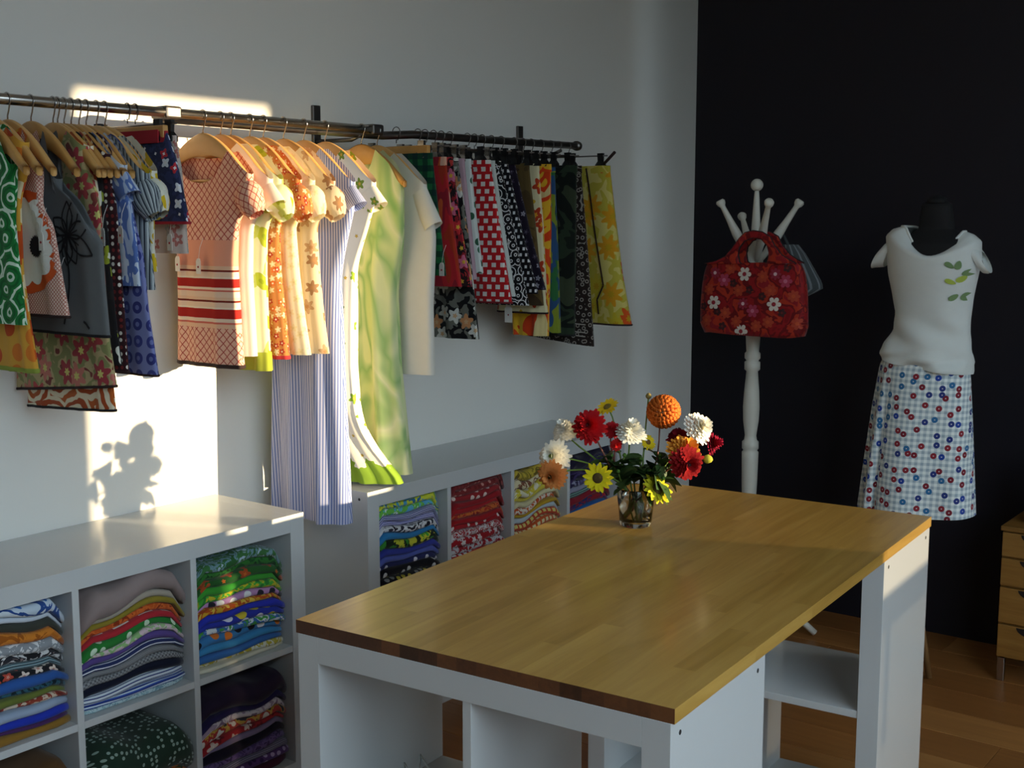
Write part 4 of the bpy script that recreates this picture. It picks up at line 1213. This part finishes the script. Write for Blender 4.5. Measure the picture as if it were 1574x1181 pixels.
def leaves(o, pts, spots, L_=0.045):
    for (i, a, l_) in spots:
        p = pts[i]; d = (pts[min(i + 1, 10)] - pts[i - 1]).normalized()
        sd = d.orthogonal().normalized(); sd = (Matrix.Rotation(a, 3, d) @ sd)
        V, F = [], []
        for j in range(6):
            q = j / 5; w = 0.30 * l_ * math.sin(PI * q ** 0.8) + 0.0006
            cc = p + (sd * 0.85 + d * 0.5) * (l_ * q) - Vector((0, 0, 0.25 * l_ * q * q)); wd = d.cross(sd).normalized()
            V += [cc - wd * w + Vector((0, 0, w * .3)), cc, cc + wd * w + Vector((0, 0, w * .3))]
        for j in range(5):
            for k in range(2): F.append((j * 3 + k, j * 3 + k + 1, (j + 1) * 3 + k + 1, (j + 1) * 3 + k))
        lf = part('leaf', V, F, LEAF, o)
B = bloom
o, p = B('large scarlet dahlia on the upper left of the bouquet', 'dahlia', 905, 655, 25, '#a31218', face(-.3, .2), -0.02, '#6a0f14', STEMR); leaves(o, p, [(6, 1.0, .05), (5, 3.0, .04)])
o, p = B('small yellow sunflower seen from the side above the scarlet dahlia', 'daisy', 934, 626, 17, '#d8b81e', face(-.45, .7, .5), 0.05, '#6a5a1a'); leaves(o, p, [(6, 2, .05)])
o, p = B('white dahlia seen side-on at the upper left', 'dahlia', 868, 661, 21, '#d8d6cc', face(-.35, .7, .45), 0.03, None); leaves(o, p, [(6, 0.5, .05)])
o, p = B('white dahlia with a green heart at the far left', 'dahlia', 850, 702, 25, '#e2dfd2', face(-.5, .15, .9), -0.01, '#8a9a3a'); leaves(o, p, [(5, 1.5, .05)])
o, p = B('peach-orange dahlia with a dark heart drooping at the far left', 'dahlia', 847, 732, 22, '#d08a4c', face(-.4, -.2, .9), -0.04, '#3a3a1c', STEM)
o, p = B('bright yellow sunflower with a brown heart facing the room, left of the glass', 'daisy', 919, 735, 22, '#d6c81e', face(-.35, -.1, 1), -0.06, '#4a3a14'); leaves(o, p, [(5, 1.2, .05), (6, 4, .045)])
o, p = B('small red blossom tucked behind the white centre flower', 'dahlia', 941, 660, 13, '#a81820', face(.1, .3, .8), 0.03, None, STEMR)
o, p = B('tiny red blossom below the other small red one', 'dahlia', 948, 684, 9, '#c02020', face(.1, .0, 1), 0.0, None, STEMR)
o, p = B('tall white spiky dahlia in the middle of the bouquet', 'dahlia', 971, 662, 23, '#dcdcd2', face(.1, .8, .6), 0.0, None); leaves(o, p, [(6, 1, .06), (5, 3.5, .06), (6, 5, .05)])
o, p = B('thin green bud standing up beside the round orange dahlia', 'bud', 997, 609, 4.5, '#7a6a3a', face(.1, 1, 0), 0.04)
o, p = B('round orange pompon dahlia at the top of the bouquet', 'pompon', 1020, 633, 24, '#cf6a26', face(.2, .4, .8), 0.02, None, STEMR); leaves(o, p, [(6, 2.5, .05)])
o, p = B('yellow blossom half hidden behind the white centre flower', 'daisy', 996, 680, 12, '#d8bc1c', face(.3, .3, .6), 0.04, '#6a4a1a')
o, p = B('dark crimson dahlia behind the white one on the upper right', 'dahlia', 1042, 672, 17, '#7a1420', face(-.2, .4, .6), 0.04, None, STEMR); leaves(o, p, [(6, 1.2, .05), (5, 4.2, .05)])
o, p = B('big sunlit white dahlia on the upper right', 'dahlia', 1077, 657, 24, '#e6e2d4', face(.5, .35, .8), 0.0, '#d8d0a8'); leaves(o, p, [(5, 2, .05)])
o, p = B('crimson dahlia at the far right edge of the bouquet', 'dahlia', 1096, 681, 18, '#8f1230', face(1, .1, .3), 0.03, None, STEMR)
o, p = B('amber pompon dahlia just above the front red dahlia', 'dahlia', 1055, 692, 27, '#cf8a30', face(.3, .5, .7), -0.02, None); leaves(o, p, [(5, 2.2, .05), (6, 5.2, .05)])
o, p = B('velvety dark red dahlia facing the room at the lower right', 'dahlia', 1057, 713, 25, '#861014', face(.15, -.15, 1), -0.07, '#3a080c', STEMR)
o, p = B('small yellow-green bud beside the crimson dahlia', 'bud', 1088, 706, 7, '#a8a83a', face(.8, -.1, .5), 0.0)
o, p = B('yellow sunflower tipped sideways over the rim of the glass', 'daisy', 1010, 752, 24, '#bcb422', face(.45, .5, .75), -0.05, '#5a4a1e'); leaves(o, p, [(4, 1.0, .045), (5, 3.4, .05)])
# leafy filler stems between the flowers
FILL = [(940, 700, .02), (960, 700, .0), (985, 705, .03), (1015, 700, .02), (1030, 715, .04), (950, 725, -.03), (1000, 725, -.02), (1020, 735, -.04), (975, 735, .03)]
for k, (px, py, off) in enumerate(FILL):
    where = ['left of the white centre flower', 'below the white centre flower', 'right of the white centre flower', 'below the orange pompon', 'behind the dark red dahlia', 'right of the front sunflower', 'in the middle of the tumbler', 'behind the tipped sunflower', 'at the back of the tumbler'][k]
    o, p = B('leafy dark green sprig ' + where, 'bud', px, py, 3.2, '#4a6a2a', face(.2 * math.sin(k), 1, .2), off)
    rg = random.Random(k)
    leaves(o, p, [(q, rg.uniform(0, 6.28), l_) for q, l_ in ((4, .05), (5, .06), (5, .06), (6, .07), (6, .065), (7, .07), (7, .06), (8, .065), (8, .055), (9, .055))])

# ------------------------------------------------------------------ coat stand
CSX, CSY = 0.84, 4.28
cs = thing('coat_stand', 'white turned-wood coat stand against the dark wall', 'coat stand', (CSX, CSY, 0))
prof = [(0.03, 0.10), (0.036, 0.14), (0.026, 0.18), (0.024, 0.26), (0.030, 0.40), (0.024, 0.44), (0.031, 0.455), (0.024, 0.47), (0.026, 0.52), (0.030, 0.62), (0.0315, 0.70), (0.032, 0.735), (0.026, 0.742), (0.032, 0.75), (0.032, 0.775), (0.025, 0.782), (0.022, 0.80),
        (0.030, 0.86), (0.032, 0.91), (0.029, 0.97), (0.022, 1.05), (0.030, 1.057), (0.030, 1.085), (0.022, 1.09), (0.030, 1.10), (0.030, 1.118), (0.024, 1.125), (0.029, 1.20), (0.030, 1.26), (0.026, 1.34), (0.028, 1.40), (0.040, 1.41), (0.042, 1.455), (0.030, 1.46), (0.032, 1.50), (0.022, 1.51), (0.025, 1.53), (0.018, 1.54), (0.026, 1.553), (0.026, 1.563), (0.018, 1.572), (0.0155, 1.62), (0.011, 1.70), (0.008, 1.735)]
V, F = lathe_data(prof, 20); part('pole', V, F, OFFWHITE, cs)
prof = [(0.002, 1.733)] + [(0.0235 * math.sin(PI * (i + 0.5) / 10), 1.754 - 0.0235 * math.cos(PI * (i + 0.5) / 10)) for i in range(10)] + [(0.001, 1.777)]
V, F = lathe_data(prof, 18); part('finial', V, F, OFFWHITE, cs)
armp = [(0.007, 0.0), (0.010, 0.02), (0.017, 0.10), (0.018, 0.13), (0.013, 0.19), (0.010, 0.25), (0.010, 0.262), (0.016, 0.272), (0.018, 0.284), (0.013, 0.292)]
for px, py, dy in ((1106, 308, -0.06), (1183, 308, -0.17), (1231, 308, 0.03), (1140, 330, 0.2)):
    tip = atY(px, py, CSY + dy) - Vector((CSX, CSY, 0))
    st = Vector((tip.x * 0.12, tip.y * 0.12, 1.47))
    d = tip - st
    k_ = d.length / 0.292
    V, F = lathe_data([(r, z * k_) for r, z in armp], 14, None, None, Matrix.Translation(st) @ d.to_track_quat('Z', 'Y').to_matrix().to_4x4())
    part('arm', V, F, OFFWHITE, cs)
for k in range(4):
    a = k * PI / 2 + 0.6
    d = Vector((math.cos(a), math.sin(a), 0))
    pts = [d * 0.02 + Vector((0, 0, 0.25)), d * 0.09 + Vector((0, 0, 0.26)), d * 0.16 + Vector((0, 0, 0.18)), d * 0.22 + Vector((0, 0, 0.06)), d * 0.27 + Vector((0, 0, 0.014))]
    tube('leg', pts, [0.016, 0.017, 0.016, 0.014, 0.013], OFFWHITE, cs, 10)

# ------------------------------------------------------------------ red flowered bag hanging on the stand
BY = CSY - 0.115
def bp(px, py): p = atY(px, py, BY); return (p.x - CSX, p.z)
bag = thing('tote_bag', 'red tote bag with white, pink and orange flowers hanging on the coat stand', 'bag', (CSX, BY, bp(1160, 512)[1]))
BZ = bag.location.z
BAGRED = cloth('splotch', '#7c1216 #8f161a #6a1014 #a8301c #8a1a22', 16, rough=0.6)
LINING = plain('#17100f', 0.8)
edge = [(514, 1086, 1236), (500, 1079, 1241), (470, 1079, 1241), (440, 1081, 1240), (415, 1085, 1236), (404, 1090, 1229)]
rows_ = []
for (py, a, b_) in edge: rows_.append((bp(a, py)[0], bp(b_, py)[0], (bp(a, py)[1] + bp(b_, py)[1]) / 2 - BZ))
V, F, uv = [], [], []
n = 44
def bag_rows():
    out = []
    for j in range(15):
        t = j / 14
        z = rows_[0][2] + (rows_[-1][2] - rows_[0][2]) * t
        zz = sorted([(r[2], r[0]) for r in rows_]); zr = sorted([(r[2], r[1]) for r in rows_])
        out.append((z, interp(zz, z), interp(zr, z), 0.052 * (1 - 0.35 * t)))
    return out
for (z, xl, xr_, d) in bag_rows():
    for i in range(n + 1):
        a = 2 * PI * i / n
        s, q = sg(math.cos(a), 0.5), sg(math.sin(a), 0.65)
        x = (xl + xr_) / 2 + (xr_ - xl) / 2 * s
        V.append((x, q * d * (1 + 0.06 * math.sin(6 * s)), z + 0.004 * math.sin(7 * s))); uv.append((x * 1.0 + q * 0.05, z))
for j in range(14):
    for i in range(n): F.append((j * (n + 1) + i, j * (n + 1) + i + 1, (j + 1) * (n + 1) + i + 1, (j + 1) * (n + 1) + i))
F.append(tuple(range(n))[::-1])
body = part('body', V, F, BAGRED, bag, uv)
# shoulders and arched handle: one front band and one back band
def handle(yoff, nm):
    V, F, uv = [], [], []
    outer = [(1090, 405), (1108, 401), (1122, 394), (1133, 381), (1143, 367), (1152, 358), (1164, 355), (1178, 357), (1190, 364), (1197, 378), (1208, 392), (1220, 400), (1230, 405)]
    inner = [(1146, 405), (1143, 403), (1142, 397), (1141, 390), (1143, 380), (1151, 370), (1164, 365), (1177, 367), (1186, 377), (1189, 388), (1188, 397), (1186, 403), (1183, 405)]
    m = 0
    def dense(L_):
        out = []
        for a, b_ in zip(L_, L_[1:]):
            for k in range(3): out.append((a[0] + (b_[0] - a[0]) * k / 3, a[1] + (b_[1] - a[1]) * k / 3))
        return out + [L_[-1]]
    O, I = dense(outer), dense(inner)
    for (ox, oy), (ix, iy) in zip(O, I):
        a, b_ = bp(ox, oy), bp(ix, iy)
        for q in range(5):
            t = q / 4
            x = a[0] + (b_[0] - a[0]) * t; z = a[1] + (b_[1] - a[1]) * t - BZ
            V.append((x, yoff, z)); uv.append((x, z))
    N = len(O)
    for i in range(N - 1):
        for q in range(4): F.append((i * 5 + q, (i + 1) * 5 + q, (i + 1) * 5 + q + 1, i * 5 + q + 1))
    h = part(nm, V, F, BAGRED, bag, uv)
    md = h.modifiers.new('thickness', 'SOLIDIFY'); md.thickness = 0.006
    for L_ in (O, I):
        tube('binding', [(bp(*p)[0], yoff, bp(*p)[1] - BZ) for p in L_], 0.0035, LINING, h, 6)
    return h
handle(-0.034, 'handle'); handle(0.034, 'handle')
# panel below the arch, in front of the pole
def bagprint(px, py, r, colp, colc, n_=6):
    x, z = bp(px, py); z -= BZ
    pts = []
    for i in range(49):
        a = 2 * PI * i / 48
        rr = r * (0.55 + 0.45 * abs(math.cos(n_ * a / 2)) ** 0.6)
        pts.append((x + rr * math.cos(a), z + rr * math.sin(a)))
    project_print('flower_print', body, bag, fan(x, z, pts), plain(colp, 0.7), (0, 1, 0), 0.0015)
    project_print('flower_print_center', body, bag, fan(x, z, [(x + r * 0.3 * math.cos(2 * PI * i / 12), z + r * 0.3 * math.sin(2 * PI * i / 12)) for i in range(13)]), plain(colc, 0.7), (0, 1, 0), 0.0026)
for px, py in ((1152, 421), (1106, 464), (1198, 467), (1149, 508)): bagprint(px, py, 0.027, '#d6c9bc', '#8f1a2a')
for px, py in ((1121, 430), (1214, 432), (1166, 477)): bagprint(px, py, 0.025, '#a8324e', '#c76a84')
for px, py in ((1107, 419), (1199, 421), (1151, 466)): bagprint(px, py, 0.022, '#8f1c34', '#d8b0b4', 8)
for px, py in ((1098, 444), (1143, 446), (1192, 446), (1095, 491), (1141, 493), (1190, 494), (1232, 497), (1130, 412), (1226, 455), (1172, 500), (1124, 480), (1180, 425)): bagprint(px, py, 0.023, '#a8361a', '#b8481e', 7)
for px, py in ((1135, 435), (1180, 455), (1112, 478), (1160, 445), (1210, 480), (1120, 500), (1216, 412), (1090, 470)): bagprint(px, py, 0.016, '#3a0c10', '#6a1a14', 5)

# dim striped bag on the far side of the stand
dbY = CSY + 0.06
def dp(px, py): p = atY(px, py, dbY); return (p.x - CSX, p.z)
db = thing('drawstring_bag', 'dark grey-green striped cloth bag hanging behind the red tote', 'bag', (CSX, dbY, dp(1240, 455)[1]))
V, F, uv = [], [], []
sil = [(376, 1205, 1226), (390, 1200, 1238), (410, 1198, 1250), (430, 1198, 1262), (441, 1200, 1266), (450, 1205, 1250), (455, 1212, 1240)]
for j in range(13):
    py = 376 + (455 - 376) * j / 12
    a, b_ = interp([(s[0], s[1]) for s in sil], py), interp([(s[0], s[2]) for s in sil], py)
    (xa_, z), (xb_, _) = dp(a, py), dp(b_, py)
    for i in range(25):
        an = 2 * PI * i / 24
        V.append(((xa_ + xb_) / 2 + (xb_ - xa_) / 2 * math.cos(an), 0.035 * math.sin(an), z - db.location.z)); uv.append((i * 0.012 + 0.1 * (xb_ - xa_), z + i * .004))
for j in range(12):
    for i in range(24): F.append((j * 25 + i, j * 25 + i + 1, (j + 1) * 25 + i + 1, (j + 1) * 25 + i))
part('body', V, F, cloth('stripe_u', '#4a4f50 #4a4f50 #4a4f50 #7a8084', 40), db, uv)
a_, b_ = dp(1212, 378), dp(1190, 362)
tube('strap', [(a_[0], 0, a_[1] - db.location.z), ((a_[0] + b_[0]) / 2, 0, b_[1] - db.location.z + 0.02), (b_[0] - 0.03, 0, b_[1] - db.location.z - 0.02)], 0.006, plain('#3a3f40', .9), db, 8)

# ------------------------------------------------------------------ dress form with T-shirt and skirt
FX, FY = 1.478, 4.25
FORM = plain('#08070a', 0.85, name='black_jersey')
LEGW = wood('stand_wood', '#6a4a2a', '#7c5a34', '#8c683e', 0.5, (20, 20, 3), 0.2)
df = thing('dress_form', 'black jersey dress form on a wooden tripod by the dark wall', 'dress form', (FX, FY, 0))
def fp(px, py): p = atY(px, py, FY); return (p.x - FX, p.z)
def loft(name, rows, mat, parent, zo=0.0, n=48, dscale=0.68, ripple=None, cap=(True, True), dsh=0.0):
    """rows: [(z_left, z_right, xl, xr)] top to bottom"""
    V, F, uv = [], [], []
    acc_v = 0
    for j, (zl, zr, xl, xr_) in enumerate(rows):
        acc = 0; prev = None
        for i in range(n + 1):
            a = 2 * PI * i / n
            s, q = math.cos(a), math.sin(a)
            x = (xl + xr_) / 2 + (xr_ - xl) / 2 * s
            z = zl + (zr - zl) * (s + 1) / 2
            yv = q * (xr_ - xl) / 2 * dscale + dsh
            p = Vector((x, yv, z - zo))
            if ripple: p = ripple(p, a, j / (len(rows) - 1))
            if prev is not None: acc += (p.xy - prev.xy).length
            prev = p
            V.append(p); uv.append((acc, p.z))
        c0 = uv[j * (n + 1) + 3 * n // 4][0]
        for i in range(n + 1): uv[j * (n + 1) + i] = (uv[j * (n + 1) + i][0] - c0 + 5.0, uv[j * (n + 1) + i][1])
    N = n + 1
    for j in range(len(rows) - 1):
        for i in range(n): F.append((j * N + i, (j + 1) * N + i, (j + 1) * N + i + 1, j * N + i + 1))
    if cap[0]: F.append(tuple(range(n)))
    if cap[1]: F.append(tuple((len(rows) - 1) * N + i for i in range(n))[::-1])
    return part(name, V, F, mat, parent, uv)
def rowsof(tab, m):
    """tab: [(py_left, px_left, py_right, px_right)] -> interpolated rows"""
    out = []
    for k in range(m + 1):
        t = k / m * (len(tab) - 1); i = min(int(t), len(tab) - 2); f = t - i
        f2 = f
        r = [tab[i][q] + (tab[i + 1][q] - tab[i][q]) * f2 for q in range(4)]
        a = fp(r[1], r[0]); b_ = fp(r[3], r[2])
        out.append((a[1], b_[1], a[0], b_[0]))
    return out
torso = [(310, 1424, 310, 1458), (314, 1418, 314, 1464), (335, 1414, 335, 1466), (352, 1412, 352, 1468), (362, 1396, 362, 1482), (375, 1376, 375, 1500), (400, 1372, 400, 1500), (430, 1374, 430, 1494), (470, 1382, 470, 1486), (500, 1384, 500, 1484), (540, 1366, 540, 1488), (600, 1360, 600, 1488), (660, 1362, 660, 1484)]
loft('torso', rowsof(torso, 48), FORM, df, dscale=0.58)
V, F = lathe_data([(0.035, fp(1440, 312)[1]), (0.03, fp(1440, 310)[1] + 0.012), (0.012, fp(1440, 310)[1] + 0.02)], 16, None, None, Matrix.Translation((fp(1441, 312)[0], 0, 0)))
part('neck_cap', V, F, FORM, df)
tube('pole', [(0.0, 0, 0.42), (0.0, 0, 1.0)], 0.014, LEGW, df, 12)
for k in range(3):
    if k == 0: ft = Vector((1.577 - FX, 4.243 - FY, 0.006))
    else:
        a = math.radians(120 * k - 4); ft = Vector((0.20 * math.cos(a), 0.20 * math.sin(a), 0.006))
    tube('leg', [Vector((ft.x * 0.1, ft.y * 0.1, 0.46)), ft], [0.013, 0.011], LEGW, df, 10)
TEEW = cloth('plain', '#d8dcd8 #c9cecb')
tee = thing('t_shirt', 'white cap-sleeved T-shirt with a green leaf print, worn by the dress form', 't-shirt', (FX, FY, 1.1))
def teerip(p, a, t):
    f = smoothstep(0.45, 0.9, t)
    sx = p.x
    p.y += f * (0.010 * math.sin(34 * sx + 30 * p.z) + 0.006 * math.sin(75 * p.z + 26 * sx)) * (1 if math.sin(a) < 0.2 else 0.3)
    g = smoothstep(0.78, 0.95, t)
    p.y += g * 0.009 * math.sin(120 * p.z - 30 * sx) * (1 if math.sin(a) < 0.2 else 0.3)
    if t > 0.9: p.x *= 1 + 0.02 * math.sin(a * 9)
    return p
teetab = [(348, 1388, 356, 1484), (352, 1374, 361, 1497), (362, 1364, 371, 1508), (395, 1365, 402, 1508), (420, 1367, 428, 1502), (450, 1373, 456, 1496), (480, 1378, 486, 1492), (505, 1374, 512, 1491), (525, 1362, 534, 1492), (540, 1355, 556, 1494), (550, 1357, 576, 1493)]
tr_ = rowsof(teetab, 44)
teeb = loft('body', tr_, TEEW, tee, 1.1, 64, 0.70, teerip, (False, False))
# cut the wide scoop neckline: lower the front top edge
nN = 65
for j in range(0, 22):
    for i in range(nN):
        v = teeb.data.vertices[j * nN + i]
        a = 2 * PI * i / 64
        s, q = math.cos(a), math.sin(a)
        w = max(0.0, 1 - (abs(s - 0.12) / 0.86) ** 1.7)
        dropz = (0.098 if q < 0 else 0.02) * w
        v.co.z -= dropz * (1 - j / 22)
        v.co.y *= 0.93 + 0.07 * smoothstep(0, 10, j)
teeb.data.update()
tube('neckband', [teeb.data.vertices[i].co.copy() + Vector((0, -0.001, 0)) for i in range(nN)], 0.0045, TEEW, tee, 6)
for sd, pts in ((-1, [(1374, 383), (1364, 387), (1355, 392), (1349, 397)]), (1, [(1499, 391), (1507, 395), (1512, 399), (1516, 403)])):
    V, F, uv = [], [], []
    for j, (px, py) in enumerate(pts):
        x, z = fp(px, py); z -= 1.1
        rv = (0.070, 0.062, 0.050, 0.040)[j]; ry = (0.050, 0.050, 0.046, 0.040)[j]
        for i in range(21):
            a = 2 * PI * i / 20
            V.append((x - sd * rv * 0.45 * math.sin(a), ry * math.cos(a), z + rv * 0.9 * math.sin(a))); uv.append((i * .01, z))
    for j in range(3):
        for i in range(20): F.append((j * 21 + i, j * 21 + i + 1, (j + 1) * 21 + i + 1, (j + 1) * 21 + i))
    part('sleeve', V, F, TEEW, tee, uv)
LP = plain('#6f8a5c', 0.9); LP2 = plain('#a8b84a', 0.9)
for k, (px, py, a, m_) in enumerate(((1484, 407, -0.7, LP), (1494, 407, 1.4, LP), (1502, 418, 0.9, LP), (1483, 432, -0.5, LP2), (1495, 428, 0.8, LP2), (1502, 441, 1.0, LP), (1484, 456, 0.8, LP), (1495, 455, 1.3, LP))):
    x, z = fp(px, py)
    project_print('leaf_print', teeb, tee, leaf_poly(x, z - 1.1, 0.015, 0.008, a), m_, (0.25, 1, 0), 0.002)
SKIRT = cloth('dots', '#e9efec #7a2430 #24449a #2f6a9a #8a2a34 #2a3a7a', 24, r=0.25, rnd=0.75, gingham=50)
sk = thing('a_line_skirt', 'pale checked A-line skirt with red and blue dots on the dress form', 'skirt', (FX, FY, 0.6))
def skrip(p, a, t):
    k_ = smoothstep(0.1, 1, t)
    p.y += k_ * 0.012 * math.sin(5 * a + 0.8)
    if math.cos(a) < -0.55 and math.sin(a) < 0.4: p.y += 0.03 * k_ * math.sin((math.cos(a) + 1) * 16)
    return p
sktab = [(538, 1364, 560, 1488), (560, 1354, 580, 1491), (620, 1343, 640, 1493), (700, 1331, 716, 1495), (780, 1320, 794, 1497)]
skb = loft('body', rowsof(sktab, 26), SKIRT, sk, 0.6, 72, 0.66, skrip, (False, False))

# ------------------------------------------------------------------ dresser by the dark wall
DX, DY = 1.762, 4.385
dr = thing('dresser', 'low wooden chest of drawers on metal legs at the picture edge', 'dresser', (DX, DY, 0))
DW_, DD = 0.80, 0.35
box('carcass', 0, DW_, 0.012, DD, 0.085, 0.545, DRESSW, dr, 0.002)
box('top', -0.004, DW_ + 0.004, -0.006, DD, 0.545, 0.562, DRESSW, dr, 0.003)
for z0, z1 in ((0.455, 0.540), (0.350, 0.447), (0.215, 0.342), (0.090, 0.207)):
    d_ = box('drawer_front', 0.003, DW_ - 0.003, -0.004, 0.012, z0, z1, DRESSW, dr, 0.002)
    V, F = [], []
    pts = [(0.12 + 0.055 * math.cos(PI + PI * i / 12), (z1 - 0.002) + 0.030 * math.sin(PI + PI * i / 12)) for i in range(13)]
    V = [(x, -0.0052, z) for x, z in pts] + [(x, 0.0, z) for x, z in pts]
    F = [tuple(range(13)), tuple(range(13, 26))[::-1]] + [(i, i + 1, i + 14, i + 13) for i in range(12)]
    part('cutout_shade_patch', V, F, plain('#1c100a', .9), d_, None, False)  # flat dark half-disc, shade inside the finger cutout put in as colour
for x in (0.006, DW_ - 0.03):
    for yv in (0.0, DD - 0.03):
        box('leg', x, x + 0.024, yv, yv + 0.024, 0, 0.085, CHROME, dr, 0.001)
mr = thing('framed_panel', 'brown wooden frame standing on the chest of drawers', 'frame', (1.815, 4.47, 0.5625))
FB = wood('frame_wood', '#4a3220', '#5a3e28', '#6a4a30', 0.5, (8, 8, 2), 0.2)
box('frame_side', 0, 0.03, 0, 0.02, 0, 0.24, FB, mr, 0.003); box('frame_side', 0.47, 0.50, 0, 0.02, 0, 0.24, FB, mr, 0.003)
box('frame_rail', 0.03, 0.47, 0, 0.02, 0, 0.03, FB, mr, 0.003); box('frame_rail', 0.03, 0.47, 0, 0.02, 0.21, 0.24, FB, mr, 0.003)
box('panel', 0.03, 0.47, 0.008, 0.014, 0.03, 0.21, plain('#2a2018', .5), mr)

# ------------------------------------------------------------------ white wire stand on the near cube shelf
wz = TH - 0.79 + BT + (0.79 - 2 * BT - TT) / 2 + TT
wx, wy, _ = tpos(0.64, 0.17)
ws = thing('wire_stand', 'small white wire stand inside the near cube shelf', 'stand', (wx, wy, wz))
WIRE = plain('#c9ccc8', 0.4)
tube('wire_loop', [(-0.045, 0, 0.002), (-0.04, 0.0, 0.05), (-0.035, 0, 0.085), (-0.022, 0.0, 0.070), (0.02, 0.0, 0.03), (0.05, 0.0, 0.002)], 0.0022, WIRE, ws, 6)
tube('wire_loop', [(-0.045, 0.05, 0.002), (-0.04, 0.05, 0.05), (-0.035, 0.05, 0.085), (-0.022, 0.05, 0.070), (0.02, 0.05, 0.03), (0.05, 0.05, 0.002)], 0.0022, WIRE, ws, 6)
tube('cross_wire', [(-0.045, 0, 0.0025), (-0.045, 0.05, 0.0025)], 0.0022, WIRE, ws, 6); tube('cross_wire', [(0.05, 0, 0.0025), (0.05, 0.05, 0.0025)], 0.0022, WIRE, ws, 6)
